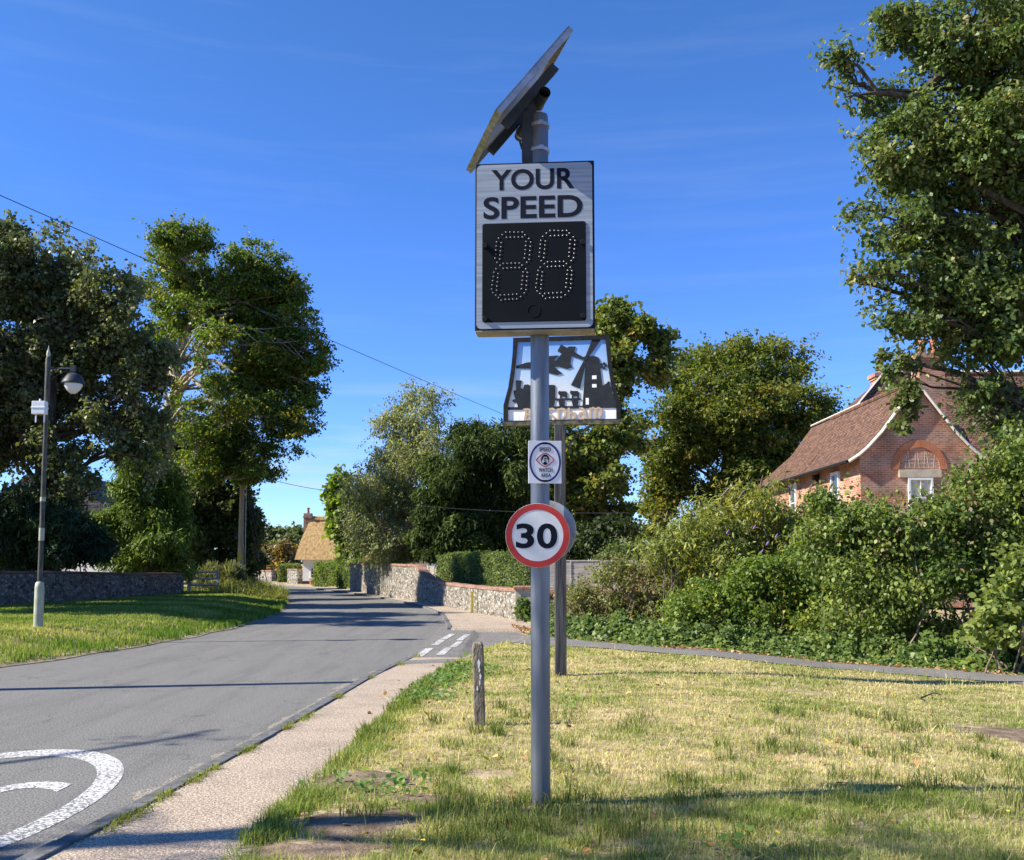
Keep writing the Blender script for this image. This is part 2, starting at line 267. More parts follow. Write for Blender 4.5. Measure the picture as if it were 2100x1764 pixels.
# ------------------------------------------------------------------ mesh helpers
def root_loc(p):
    v = Vector((0, 0, 0))
    while p is not None: v += p.location; p = p.parent
    return v
def add_uv(me):
    uvl = me.uv_layers.new(name='UVMap'); z = Vector((0, 0, 1))
    for f in me.polygons:
        n = f.normal
        if abs(n.z) > 0.96: t = Vector((1, 0, 0)); b = Vector((0, 1, 0))
        else: t = z.cross(n).normalized(); b = n.cross(t)
        for li in f.loop_indices:
            co = me.vertices[me.loops[li].vertex_index].co
            uvl.data[li].uv = (co.dot(t), co.dot(b))
class MB:
    def __init__(s): s.v = []; s.f = []
    def add(s, vs, fs):
        o = len(s.v); s.v += [Vector(q) for q in vs]; s.f += [[i+o for i in f] for f in fs]; return s
    def box(s, c, d, rz=0, mat4=None):
        vs = [Vector((sx*d[0]/2, sy*d[1]/2, sz*d[2]/2)) for sz in (-1, 1) for sy in (-1, 1) for sx in (-1, 1)]
        if mat4 is not None: vs = [mat4 @ q for q in vs]
        elif rz: vs = [Matrix.Rotation(rz, 3, 'Z') @ q for q in vs]
        return s.add([q+Vector(c) for q in vs], [[0,2,3,1],[4,5,7,6],[0,1,5,4],[2,6,7,3],[0,4,6,2],[1,3,7,5]])
    def tube(s, pts, rad, n=8, cap=True):
        pts = [Vector(q) for q in pts]; k = len(pts)
        if not hasattr(rad, '__len__'): rad = [rad]*k
        vs = []; fs = []; ref = None
        for i, q in enumerate(pts):
            d = (pts[min(i+1, k-1)]-pts[max(i-1, 0)]); d = d.normalized() if d.length > 1e-9 else Vector((0,0,1))
            if ref is None: ref = Vector((0, 0, 1)) if abs(d.z) < 0.9 else Vector((1, 0, 0))
            a = ref-d*ref.dot(d); a = a.normalized() if a.length > 1e-6 else d.orthogonal().normalized()
            ref = a; b = d.cross(a)
            for j in range(n):
                t = 2*math.pi*j/n; vs.append(q+(a*math.cos(t)+b*math.sin(t))*rad[i])
        for i in range(k-1):
            for j in range(n):
                fs.append([i*n+j, i*n+(j+1) % n, (i+1)*n+(j+1) % n, (i+1)*n+j])
        if cap: fs += [list(range(n))[::-1], [(k-1)*n+j for j in range(n)]]
        return s.add(vs, fs)
    def lathe(s, prof, c=(0, 0, 0), n=20):      # prof: (radius, z)
        c = Vector(c); vs = []; fs = []; k = len(prof)
        for r, z in prof:
            for j in range(n):
                t = 2*math.pi*j/n; vs.append(c+Vector((r*math.cos(t), r*math.sin(t), z)))
        for i in range(k-1):
            for j in range(n): fs.append([i*n+j, i*n+(j+1) % n, (i+1)*n+(j+1) % n, (i+1)*n+j])
        fs += [list(range(n))[::-1], [(k-1)*n+j for j in range(n)]]
        return s.add(vs, fs)
    def prism(s, poly, y0, y1):                 # poly in local XZ, extruded along Y (y0 in front)
        n = len(poly); vs = [(x, y0, z) for x, z in poly]+[(x, y1, z) for x, z in poly]
        fs = [list(range(n)), list(range(n, 2*n))[::-1]]+[[i, i+n, (i+1) % n+n, (i+1) % n] for i in range(n)]
        return s.add(vs, fs)
    def ring(s, outer, inner, y0, y1):
        n = len(outer); vs = [(x, y0, z) for x, z in outer]+[(x, y0, z) for x, z in inner]+[(x, y1, z) for x, z in outer]+[(x, y1, z) for x, z in inner]
        fs = []
        for i in range(n):
            j = (i+1) % n; fs += [[i, j, j+n, i+n], [i+2*n, i+3*n, j+3*n, j+2*n], [i, i+2*n, j+2*n, j], [i+n, j+n, j+3*n, i+3*n]]
        return s.add(vs, fs)
    def ribbon(s, pts, wd, y0, y1):             # flat stroke in local XZ
        if not hasattr(wd, '__len__'): wd = [wd]*len(pts)
        Lp, Rp = [], []
        for i, q in enumerate(pts):
            a = pts[max(i-1, 0)]; b = pts[min(i+1, len(pts)-1)]; d = Vector((b[0]-a[0], b[1]-a[1])).normalized(); nrm = Vector((-d.y, d.x))*wd[i]/2
            Lp.append((q[0]+nrm.x, q[1]+nrm.y)); Rp.append((q[0]-nrm.x, q[1]-nrm.y))
        n = len(pts); vs = [(x, y0, z) for x, z in Lp]+[(x, y0, z) for x, z in Rp]+[(x, y1, z) for x, z in Lp]+[(x, y1, z) for x, z in Rp]; fs = []
        for i in range(n-1):
            j = i+1; fs += [[i, j, j+n, i+n], [i+2*n, i+3*n, j+3*n, j+2*n], [i, i+2*n, j+2*n, j], [i+n, j+n, j+3*n, i+3*n]]
        fs += [[0, n, 3*n, 2*n], [n-1, 3*n-1, 4*n-1, 2*n-1]]
        return s.add(vs, fs)
    def text(s, txt, x0, x1, z0, z1, y, th=0.002, off=0.0):
        cu = bpy.data.curves.new('t', 'FONT'); cu.body = txt; cu.size = 1; cu.offset = off; cu.resolution_u = 6; cu.extrude = 0.05
        o = bpy.data.objects.new('t', cu); C.objects.link(o)
        me = bpy.data.meshes.new_from_object(o.evaluated_get(bpy.context.evaluated_depsgraph_get()))
        vs = np.array([q.co[:] for q in me.vertices]); mn, mxx = vs.min(0), vs.max(0)
        q = [(x0+(v[0]-mn[0])/(mxx[0]-mn[0])*(x1-x0), y-(v[2]-mn[2])/(mxx[2]-mn[2])*th, z0+(v[1]-mn[1])/(mxx[1]-mn[1])*(z1-z0)) for v in vs]
        s.add(q, [list(p.vertices) for p in me.polygons])
        bpy.data.objects.remove(o); bpy.data.curves.remove(cu); bpy.data.meshes.remove(me)
        return s
    def build(s, name, m, parent=None, local=False, smooth=False, bevel=0, uv=True, recalc=True):
        me = bpy.data.meshes.new(name); off = Vector((0, 0, 0))
        if parent is not None and not local: off = root_loc(parent)
        me.from_pydata([tuple(q-off) for q in s.v], [], s.f)
        bm = bmesh.new(); bm.from_mesh(me)
        if recalc: bmesh.ops.recalc_face_normals(bm, faces=bm.faces)
        bm.to_mesh(me); bm.free()
        if uv: add_uv(me)
        if smooth:
            me.polygons.foreach_set('use_smooth', [True]*len(me.polygons))
            me.set_sharp_from_angle(angle=R(40))
        me.materials.append(m)
        o = bpy.data.objects.new(name, me); C.objects.link(o)
        if parent is not None: o.parent = parent
        if bevel:
            b = o.modifiers.new('bevel', 'BEVEL'); b.width = bevel; b.segments = 2; b.limit_method = 'ANGLE'
        return o
def thing(name, label, cat, loc=(0, 0, 0), rz=0, group=None):
    o = bpy.data.objects.new(name, None); C.objects.link(o); o.location = loc; o.rotation_euler = (0, 0, rz)
    o.empty_display_size = 0.2
    return tag(o, label, cat, group)
def tag(o, label=None, cat=None, group=None, kind=None):
    if label: o['label'] = label
    if cat: o['category'] = cat
    if group: o['group'] = group
    if kind: o['kind'] = kind
    return o
def npmesh(name, verts, faces, m, cols=None, parent=None, smooth=False):   # faces: (n,k) int array, cols: (n,3) per face
    me = bpy.data.meshes.new(name); n, k = faces.shape
    if parent is not None: verts = verts-np.array(root_loc(parent))
    me.vertices.add(len(verts)); me.vertices.foreach_set('co', verts.astype(np.float32).ravel())
    me.loops.add(n*k); me.loops.foreach_set('vertex_index', faces.astype(np.int32).ravel())
    me.polygons.add(n); me.polygons.foreach_set('loop_start', (np.arange(n)*k).astype(np.int32))
    me.update(calc_edges=True)
    if cols is not None:
        a = me.attributes.new('leafcol', 'FLOAT_COLOR', 'FACE')
        a.data.foreach_set('color', np.concatenate([cols, np.ones((n, 1))], 1).astype(np.float32).ravel())
    if smooth: me.polygons.foreach_set('use_smooth', [True]*n)
    me.materials.append(m)
    o = bpy.data.objects.new(name, me); C.objects.link(o)
    if parent is not None: o.parent = parent
    return o
def unit(a): return a/np.maximum(np.linalg.norm(a, axis=-1, keepdims=True), 1e-9)
SHAPES = {
 'diamond': [(0, 0, 0), (0.5, 0.45, 0.10), (0, 1, 0), (-0.5, 0.45, 0.10)],
 'oval': [(0, 0, 0), (0.42, 0.25, 0.09), (0.45, 0.6, 0.09), (0, 1, -0.04), (-0.45, 0.6, 0.09), (-0.42, 0.25, 0.09)],
 'oak': [(0, 0, 0), (0.20, 0.18, 0.04), (0.40, 0.30, 0.08), (0.26, 0.42, 0.05), (0.50, 0.62, 0.09), (0.30, 0.72, 0.05), (0.22, 0.95, 0.02), (0, 1, 0), (-0.22, 0.95, 0.02), (-0.30, 0.72, 0.05), (-0.50, 0.62, 0.09), (-0.26, 0.42, 0.05), (-0.40, 0.30, 0.08), (-0.20, 0.18, 0.04)],
 'ivy': [(0, 0, 0), (0.5, 0.12, 0.05), (0.36, 0.55, 0.06), (0, 1, 0), (-0.36, 0.55, 0.06), (-0.5, 0.12, 0.05)],
 'needle': [(-0.5, 0, 0), (0.5, 0, 0), (0.3, 1, 0.1), (-0.3, 1, 0.1)],
}
def leafgeo(pos, nrm, dr, ln, wd, shape):
    T = np.array(SHAPES[shape]); k = len(T); n = len(pos)
    nrm = unit(nrm); dr = dr-nrm*np.sum(dr*nrm, -1, keepdims=True); dr = unit(dr); sd = np.cross(dr, nrm)
    ln = np.broadcast_to(ln, n)[:, None, None]; wd = np.broadcast_to(wd, n)[:, None, None]
    v = pos[:, None, :]+sd[:, None, :]*T[None, :, 0:1]*wd+dr[:, None, :]*T[None, :, 1:2]*ln+nrm[:, None, :]*T[None, :, 2:3]*wd
    return v.reshape(-1, 3), np.arange(n*k).reshape(n, k)
def pal(rng, n, a, b, u=None, jit=0.25):
    if u is None: u = rng.random(n)
    c = np.array(a)[None]*(1-u[:, None])+np.array(b)[None]*u[:, None]
    return c*(1+jit*(rng.random((n, 1))-0.5)*2)
def boughs(blobs, rng, sub=9):
    B = np.array(blobs, float); w = (B[:, 3]*B[:, 4]*B[:, 5])**(2/3); ns = np.maximum(4, np.round(sub*w/np.mean(w))).astype(int)
    bi = np.repeat(np.arange(len(B)), ns); d = unit(rng.normal(size=(len(bi), 3))); r = (0.42+0.66*rng.random(len(bi))**0.6)
    sc = 0.27+0.25*rng.random(len(bi))
    return np.concatenate([B[bi, :3]+d*B[bi, 3:6]*r[:, None]*0.95, B[bi, 3:6]*sc[:, None]*np.array([1.1, 1.1, 0.80])], 1), bi
def crown_pts(blobs, n, rng, per=40, cl=0.35, depth=0.55, flat=0.75, gap=-0.35, gs=1.6, k=0, sub=9, S=None):
    B = np.array(blobs, float)
    if sub:
        if S is None: S, _ = boughs(blobs, rng, sub)
        core = B.copy(); core[:, 3:6] *= 0.42; BB = np.concatenate([S, core])
    else: BB = B
    w = (BB[:, 3]*BB[:, 4]*BB[:, 5])**(2/3); w /= w.sum()
    nc = int(n/per*1.45)+1
    bi = rng.choice(len(BB), nc, p=w); d = unit(rng.normal(size=(nc, 3)))
    r = 1-depth*rng.random(nc)**1.25
    c = BB[bi, :3]+d*BB[bi, 3:6]*r[:, None]
    q = np.linalg.norm((c[:, None, :]-B[None, :, :3])/B[None, :, 3:6], axis=2).min(1)
    keep = (q > 0.30) & (noise(c, gs, k) > gap) & (c[:, 2] > 0.25)
    c = c[keep]; d = d[keep]; tone = rng.normal(size=len(BB))[bi[keep]]
    m = len(c); sz = cl*(0.5+0.9*rng.random(m))
    ci = np.repeat(np.arange(m), per)
    p = c[ci]+unit(rng.normal(size=(m*per, 3)))*(rng.random((m*per, 1))**0.45)*sz[ci][:, None]*np.array([1, 1, flat])*1.05
    return p, d[ci], ci, c, tone
def crown(name, parent, blobs, n, seed, leaf=0.15, wd=0.6, shape='diamond', a=(0.05, 0.09, 0.02), b=(0.12, 0.17, 0.04), c=None, cthr=0.3, m='leaf', per=40, cl=0.4, depth=0.55, gap=-0.35, gs=1.6, flat=0.75, droop=0.2, out=0.7, k=0, jit=0.3, minz=0.15, sub=9, S=None, shoots=0, slen=0.5, sleaf=14, sup=0.6):
    rng = np.random.default_rng(seed)
    p, d, ci, cc, tone = crown_pts(blobs, n, rng, per, cl, depth, flat, gap, gs, k, sub, S)
    if shoots:              # leafy shoots that stand out of the outline
        if S is None: S, _ = boughs(blobs, rng, sub)
        bi = rng.integers(0, len(S), shoots); sd = unit(rng.normal(size=(shoots, 3))+np.array([0, -0.3, sup])); st = S[bi, :3]+sd*S[bi, 3:6]*0.75
        g = unit(sd+np.array([0, 0, 0.5*sup])+0.35*rng.normal(size=(shoots, 3))); L_ = slen*(0.4+0.9*rng.random(shoots))
        t_ = np.tile(np.linspace(0.05, 1, sleaf), shoots); k_ = np.repeat(np.arange(shoots), sleaf)
        pp = st[k_]+g[k_]*(L_[k_]*t_)[:, None]+np.array([0, 0, -0.22])*(L_[k_]*t_**2)[:, None]+rng.normal(size=(len(k_), 3))*leaf*0.45*(1.1-0.6*t_)[:, None]
        p = np.concatenate([p, pp]); d = np.concatenate([d, g[k_]]); ci = np.concatenate([ci, len(cc)+k_]); cc = np.concatenate([cc, st]); tone = np.concatenate([tone, 0.4+rng.normal(size=shoots)])
    ok = p[:, 2] > minz; p, d, ci = p[ok], d[ok], ci[ok]; n = len(p)
    nr = d*out+np.array([0, 0, 0.40])+rng.normal(size=(n, 3))*0.8
    dr = rng.normal(size=(n, 3))+np.array([0, 0, -droop*4])+d*0.4
    ln = leaf*(0.5+0.9*rng.random(n))
    v, f = leafgeo(p, nr, dr, ln, ln*wd, shape)
    u = np.clip(0.5+0.25*noise(cc, gs*1.5, k+9)[ci]+0.16*tone[ci]+0.25*rng.normal(size=n), 0, 1)
    col = pal(rng, n, a, b, u, jit)
    if c is not None:
        s = (noise(cc, gs*1.3, k+13)[ci]+0.35*rng.normal(size=n)) > cthr
        col[s] = np.array(c)[None]*(0.7+0.6*rng.random((s.sum(), 1)))
    return npmesh(name, v, f, M[m], col, parent), cc
def wig(a, b, n, amp, rng, sag=0.0):
    a = np.array(a); b = np.array(b); L_ = np.linalg.norm(b-a); o = []
    j1, j2 = rng.normal(size=3)*amp*L_, rng.normal(size=3)*amp*L_*0.6
    for i in range(n+1):
        t = i/n; o.append(Vector(a+(b-a)*t+j1*math.sin(math.pi*t)+j2*math.sin(2*math.pi*t)+np.array([0, 0, -sag*L_*math.sin(math.pi*t)])))
    return o
def limbs(mb, trunk, tr, blobs, rng, twigs=3, r0=None, S=None, bi=None):
    mb.tube(trunk, tr, 10)
    T = [np.array(q) for q in trunk]
    for k, B in enumerate(blobs):
        c = np.array(B[:3]); rr = np.array(B[3:6])
        cand = [i for i in range(len(T)) if T[i][2] < c[2]-0.15*rr[2] and i >= 1] or [len(T)//2]
        i = min(cand, key=lambda q: np.linalg.norm(T[q]-c)+0.5*abs(T[q][2]-c[2]+1))
        r = min(tr[i]*0.6, (r0 or 0.12)); pl = wig(T[i], c, 6, 0.07, rng, -0.04)
        mb.tube(pl, list(np.linspace(r, r*0.40, 7)), 6, False)
        for b in (S[bi == k] if S is not None else []):
            st = pl[rng.integers(3, 7)]; e = b[:3]; q = wig(st, e, 4, 0.08, rng, -0.03); mb.tube(q, list(np.linspace(r*0.36, r*0.13, 5)), 4, False)
            for _ in range(twigs):
                d = unit(rng.normal(size=3)); mb.tube(wig(q[rng.integers(2, 5)], e+d*b[3:6]*1.0, 3, 0.10, rng), list(np.linspace(r*0.14, r*0.03, 4)), 3, False)
def blob(px, py, Y, rx, ry, dd=1.0, dy=0):
    p = P(px, py, Y+dy); s = (Y+dy)/F; return (p.x, p.y, p.z, rx*s, (rx+ry)/2*s*dd, ry*s)
def tree(name, label, Y, blobs, n, seed, trunkpx=None, tr=None, tmat='bark', cat='tree', group=None, twigs=3, trunk3=None, dd=0.9, limb=0.12, **kw):
    rng = np.random.default_rng(seed+100)
    bl = [blob(b[0], b[1], Y, b[2], b[3], dd, b[4] if len(b) > 4 else rng.uniform(-1.2, 1.2)*Y/45) for b in blobs]
    tk = trunk3 or [P(q[0], q[1], Y+(q[2] if len(q) > 2 else 0)) for q in trunkpx]
    b0 = tk[0]; z0 = gzf(b0.x, b0.y)-0.05; tk = [Vector((b0.x, b0.y, z0))]+list(tk)
    tr = [tr[0]*1.25]+list(tr)
    t = thing(name, label, cat, (b0.x, b0.y, z0), group=group)
    S, bi = boughs(bl, rng, kw.pop('sub', 9))
    mb = MB(); limbs(mb, tk, tr, bl, rng, twigs, limb, S, bi); mb.build('trunk', M[tmat], t, smooth=True, uv=False, recalc=False)
    crown('crown', t, bl, n, seed, k=seed % 11, S=S, **kw)
    return t

# ================================================================== THE SETTING
def gridmesh(name, xs, ys, zf, m, kind='structure'):
    X, Y = np.meshgrid(xs, ys); Z = zf(X, Y); v = np.stack([X, Y, Z], -1).reshape(-1, 3)
    nx, ny = len(xs), len(ys); i = np.arange(ny-1)[:, None]*nx+np.arange(nx-1)[None]; i = i.ravel()
    f = np.stack([i, i+1, i+nx+1, i+nx], 1)
    o = npmesh(name, v, f, m, None, None, True); return tag(o, kind=kind)
gx = np.concatenate([[-1500, -700, -300, -150, -90, -60, -45, -35, -30], np.arange(-26, 18.01, 0.25), [19, 20, 22, 28, 36, 50, 80, 150, 300, 700, 1500]])
gy = np.concatenate([[-600, -200, -60, -20, -12], np.arange(-8, 48, 0.3), np.arange(48, 120, 1.5), [125, 140, 170, 220, 300, 500, 900, 2000]])
gridmesh('ground', gx, gy, gz, M['soil'])
def stripmesh(name, ys, fl, fr, z, m, n=2, ends=False):
    xs = np.stack([fl(ys)+(fr(ys)-fl(ys))*i/(n-1) for i in range(n)], 1)
    v = np.stack([xs, np.repeat(ys[:, None], n, 1), np.broadcast_to(z, xs.shape)], -1).reshape(-1, 3)
    if ends:
        v = np.concatenate([v[:n]+np.array([0, 0, -0.2]), v, v[-n:]+np.array([0, 0, -0.2])])
    i = (np.arange(len(v)//n-1)[:, None]*n+np.arange(n-1)[None]).ravel()
    f = np.stack([i, i+1, i+n+1, i+n], 1)
    return tag(npmesh(name, v, f, m), kind='structure')
ys = np.arange(-8, 112, 0.5)
stripmesh('road', ys, lambda y: XL(y)-0.12, lambda y: XK(y)+0.3, 0.0, M['road'])
# mouth of the side lane and the narrow path that runs off along the hedge
front = [GR(842, 1357), GR(905, 1356), GR(962, 1353), GR(1010, 1326), GR(1110, 1325), GR(1215, 1329), GR(1400, 1344), GR(1600, 1363), GR(1850, 1384), GR(2130, 1407)]
back = [GR(905, 1290), GR(960, 1289), GR(1010, 1291), GR(1050, 1296), GR(1120, 1305), GR(1225, 1316), GR(1400, 1331), GR(1600, 1348), GR(1850, 1368), GR(2130, 1388)]
front.append(front[-1]+(front[-1]-front[-2])*2); back.append(back[-1]+(back[-1]-back[-2])*2)
def resamp(pl, n):
    a = np.array(pl); s = np.concatenate([[0], np.cumsum(np.linalg.norm(np.diff(a, axis=0), axis=1))]); t = np.linspace(0, s[-1], n)
    return np.stack([np.interp(t, s, a[:, i]) for i in range(3)], 1)
FR = np.array([np.array(q) for q in front]); BK = np.array([np.array(q) for q in back])
def densify(a, m=8): return np.concatenate([a[i]+(a[i+1]-a[i])*np.linspace(0, 1, m, endpoint=False)[:, None] for i in range(len(a)-1)]+[a[-1:]])
fd, bd = densify(FR), densify(BK); nn = 7
v = np.stack([fd+(bd-fd)*j/(nn-1) for j in range(nn)], 1)
v[..., 2] = np.where(v[..., 0] < -0.9, 0.006, gz(v[..., 0], v[..., 1])+0.016)
v = v.reshape(-1, 3); i = (np.arange(len(fd)-1)[:, None]*nn+np.arange(nn-1)[None]).ravel()
tag(npmesh('path', v, np.stack([i, i+1, i+nn+1, i+nn], 1)[:, ::-1], M['path']), kind='structure')
# footways and kerbs
y1 = np.concatenate([np.arange(-8, 17.3, 0.4), [17.4]])
stripmesh('pavement', y1, lambda y: XK(y)+0.12, lambda y: XP(y)+0.25, 0.085, M['pave'], 5, True)
y2 = np.arange(25.4, 100, 0.5)
stripmesh('pavement', y2, lambda y: XK(y)+0.12, lambda y: XP(y)+0.2, 0.06, M['pave'], 5, True)
def kerb(y0, y1_, h, mname, wd=0.12, step=0.92):
    mb = MB(); y = y0; rng = random.Random(4)
    while y < y1_:
        e = min(y+step, y1_); xa, xb = float(XK(y)), float(XK(e)); g = 0.008; dz = rng.uniform(-0.006, 0.006); dx = rng.uniform(-0.006, 0.006)
        pts = [(xa+dx, y+g), (xa+wd+dx, y+g), (xb+wd+dx, e-g), (xb+dx, e-g)]
        vs = [(p[0], p[1], -0.05) for p in pts]+[(p[0]+(0.015 if i in (0, 3) else 0), p[1], h+dz) for i, p in enumerate(pts)]
        mb.add(vs, [[0,3,2,1],[4,5,6,7],[0,1,5,4],[1,2,6,5],[2,3,7,6],[3,0,4,7]]); y = e
    return tag(mb.build('kerb', M[mname], bevel=0.008), kind='structure')
kerb(-6, 17.3, 0.10, 'kerb', 0.14); kerb(25.6, 90, 0.07, 'kerb')
M['grit'] = asphaltmat('gutter grit', [(0.11, 0.10, 0.085), (0.20, 0.178, 0.148), (0.44, 0.39, 0.31)], 90, False, 0.5)
yg = np.arange(-6, 17.3, 0.12)
stripmesh('road_edge_grit', yg, lambda y: XK(y)-0.20-0.12*noise(np.stack([0*y, y, 0*y], -1), 0.7, 3)-0.05*np.sin(y*9)*np.sin(y*3.1), lambda y: XK(y)+0.01, 0.003, M['grit'])
# flush end of the near footway (dark band) and sandy gutter on the left
tag(MB().add([(XK(16.2)+0.13, 16.2, 0.089), (XP(16.4)+0.1, 16.5, 0.089), (XP(17.2)+0.1, 17.15, 0.089), (XK(16.8)+0.13, 16.8, 0.089)], [[0, 1, 2, 3]]).build('pavement_patch', M['path']), kind='structure')
stripmesh('verge_edge', np.arange(4, 60, 0.5), lambda y: XL(y)-0.35, lambda y: XL(y)+0.10+0.12*np.sin(y*1.7)*np.sin(y*0.6), 0.012, M['sand'])
# road paint: give-way dashes
def dash(i, pts):
    v = [G(px, py, 0.012) for px, py in pts]
    mb = MB(); mb.add(v, [[0, 1, 2, 3]]); o = mb.build('road_marking', M['paint']); return tag(o, kind='structure')
z8 = lambda x, y: ((700+x*900/2100)/1.431, (1300+y*756/1764)/1.431)
for i, q in enumerate([[(1197,1464),(1262,1462),(1338,1404),(1283,1406)], [(1318,1384),(1368,1383),(1420,1347),(1374,1347)], [(1378,1344),(1424,1344),(1488,1307),(1444,1308)],
          [(1350,1452),(1412,1450),(1462,1402),(1412,1403)], [(1445,1397),(1492,1396),(1536,1360),(1494,1360)], [(1488,1352),(1534,1352),(1590,1310),(1548,1311)]]):
    dash(i, [z8(*p) for p in q])
# 30 roundel painted for the oncoming lane (upside down from here)
rc = Vector((-4.16, 7.05)); ra, rb = 1.17, 2.27
mb = MB(); n = 64
outer = [(ra*math.cos(2*math.pi*k/n), rb*math.sin(2*math.pi*k/n)) for k in range(n)]
inner = [((ra-0.18)*math.cos(2*math.pi*k/n), (rb-0.32)*math.sin(2*math.pi*k/n)) for k in range(n)]
mb.add([(rc.x+x, rc.y+y, 0.003) for x, y in outer+inner], [[k, (k+1) % n, n+(k+1) % n, n+k] for k in range(n)])
tag(mb.build('road_marking', M['paint'], recalc=False), kind='structure')
tb = MB().text('30', -0.74, 0.74, -0.92, 0.92, 0, 0.001, -0.005)
tb.v = [Vector((rc.x-q.x, rc.y-q.z, 0.003-q.y)) for q in tb.v]
tag(tb.build('road_marking', M['paint'], recalc=False), kind='structure')
# a far white marking line where the road bends
tag(MB().add([G(521, 1203, .006), G(560, 1205, .006), G(558, 1207, .006), G(521, 1205, .006)], [[0, 1, 2, 3]]).build('road_marking', M['paint']), kind='structure')

# ---------------------------------------------------------------- grass, weeds, litter
def in_lane(x, y):
    f = np.interp(x, FR[:, 0], FR[:, 1]); b = np.interp(x, BK[:, 0], BK[:, 1])
    return (y > f-0.05) & (y < b+0.05) & (x > -2.5)
def blades(name, x, y, h, wd, a, b, u, seed, lean=0.5, jit=0.25, clump=None):
    rng = np.random.default_rng(seed); n = len(x); z = gz(x, y)-0.01
    th = rng.uniform(0, 2*math.pi, n); ln = np.abs(rng.normal(0, lean, n))
    dx, dy = np.cos(th), np.sin(th); ph = th+math.pi/2+rng.normal(0, 0.6, n); sx, sy = np.cos(ph)*wd/2, np.sin(ph)*wd/2
    base = np.stack([x, y, z], -1); s = np.stack([sx, sy, 0*sx], -1)
    mid = base+np.stack([dx*ln*h*0.35, dy*ln*h*0.35, h*0.6], -1); tip = base+np.stack([dx*ln*h, dy*ln*h, h*(1-0.25*np.minimum(ln, 1.2))], -1)
    v = np.stack([base-s, base+s, mid-s*0.8, mid+s*0.8, tip-s*0.12, tip+s*0.12], 1).reshape(-1, 3)
    i6 = np.arange(n)[:, None]*6; f = np.stack([i6+np.array([0, 1, 3, 2]), i6+np.array([2, 3, 5, 4])], 1).reshape(-1, 4)
    return tag(npmesh(name, v, f, M['blade'], np.repeat(pal(rng, n, a, b, np.clip(u, 0, 1), jit), 2, 0)), kind='stuff')
def soilmask(x, y):      # bare earth where feet have worn the turf
    d = np.zeros_like(x)
    for px, py, rx, ry in [(735, 1600, .50, .45), (715, 1690, .50, .36), (2085, 1510, .6, .7), (640, 1745, .55, .25), (880, 1640, .35, .2), (900, 1420, .25, .5), (1650, 1420, .4, .3), (1010, 1590, .25, .2)]:
        g = GR(px, py); d = np.maximum(d, 1.25-((x-g.x)/rx)**2-((y-g.y)/ry)**2)
    return d
def near_lawn(n, seed):
    rng = np.random.default_rng(seed)
    t = rng.random(n); y = 4.6*(22.5/4.6)**t                      # denser close by
    x = XP(y)+0.02+(np.maximum(0.62*y+0.8, 2)-XP(y))*rng.random(n)
    return rng, x, y
M['earth'] = mat('bare trodden earth', (0.13, 0.092, 0.062), (0.27, 0.20, 0.14), 7, 0.95, bump=0.8, bscale=40, spec=0.1)
for px, py, rx, ry in [(735, 1600, .46, .42), (715, 1690, .50, .34), (2085, 1510, .6, .65), (640, 1745, .5, .22), (880, 1640, .30, .2)]:
    g = GR(px, py); ang = np.linspace(0, 2*math.pi, 40, endpoint=False); rr_ = 1+0.22*np.sin(3*ang+px)+0.14*np.sin(7*ang+py)
    rings = [np.stack([g.x+rx*k*rr_*np.cos(ang), g.y+ry*k*rr_*np.sin(ang)], -1) for k in (0.001, 0.4, 0.75, 1.0)]
    q = np.concatenate(rings); zz_ = gz(q[:, 0], q[:, 1])+np.repeat([0.012, 0.012, 0.009, -0.004], 40)
    zz_ = np.where(q[:, 0] < XP(q[:, 1])+0.02, 0.05, zz_); mb = MB(); mb.add(np.concatenate([q, zz_[:, None]], 1), [[r*40+i, r*40+(i+1) % 40, (r+1)*40+(i+1) % 40, (r+1)*40+i] for r in range(3) for i in range(40)])
    tag(mb.build('bare_earth', M['earth'], smooth=True), kind='structure')
rng, x, y = near_lawn(400000, 11)
p3 = np.stack([x, y, 0*x], -1)
edge = sst(0.55, 0.05, x-XP(y)); dry = 0.68+0.55*noise(p3, 1.5, 1)+0.35*noise(p3, 0.45, 4)
dry = dry-0.10-0.75*edge*(y < 15)-0.26*sst(8.6, 5.5, y)-0.08*sst(9, 13, y)
clump = noise(p3, 0.28, 7)
keep = (~in_lane(x, y)) & (soilmask(x, y) < rng.random(len(x))*0.9) & (rng.random(len(x)) < 0.42+0.4*(1-np.clip(dry, 0, 1))+0.3*clump)
x, y, dry, clump, edge = x[keep], y[keep], dry[keep], clump[keep], edge[keep]; n = len(x)
tall = np.clip(0.35+0.9*noise(np.stack([x, y, 0*x], -1), 0.7, 3), 0, 1)
h = (0.022+0.024*rng.random(n)+0.036*tall*(1-np.clip(dry, 0, 1)))*(1+0.8*edge+0.6*sst(8, 5.2, y)*np.clip(clump+0.3, 0, 1)) + 0.10*(rng.random(n) < 0.012)
blades('lawn_grass', x, y, h, np.maximum(0.0045, 0.00085*y), (0.19, 0.26, 0.055), (0.72, 0.61, 0.33), np.clip(dry, 0, 1)*0.9+0.18*rng.normal(size=n), 12, 0.75)
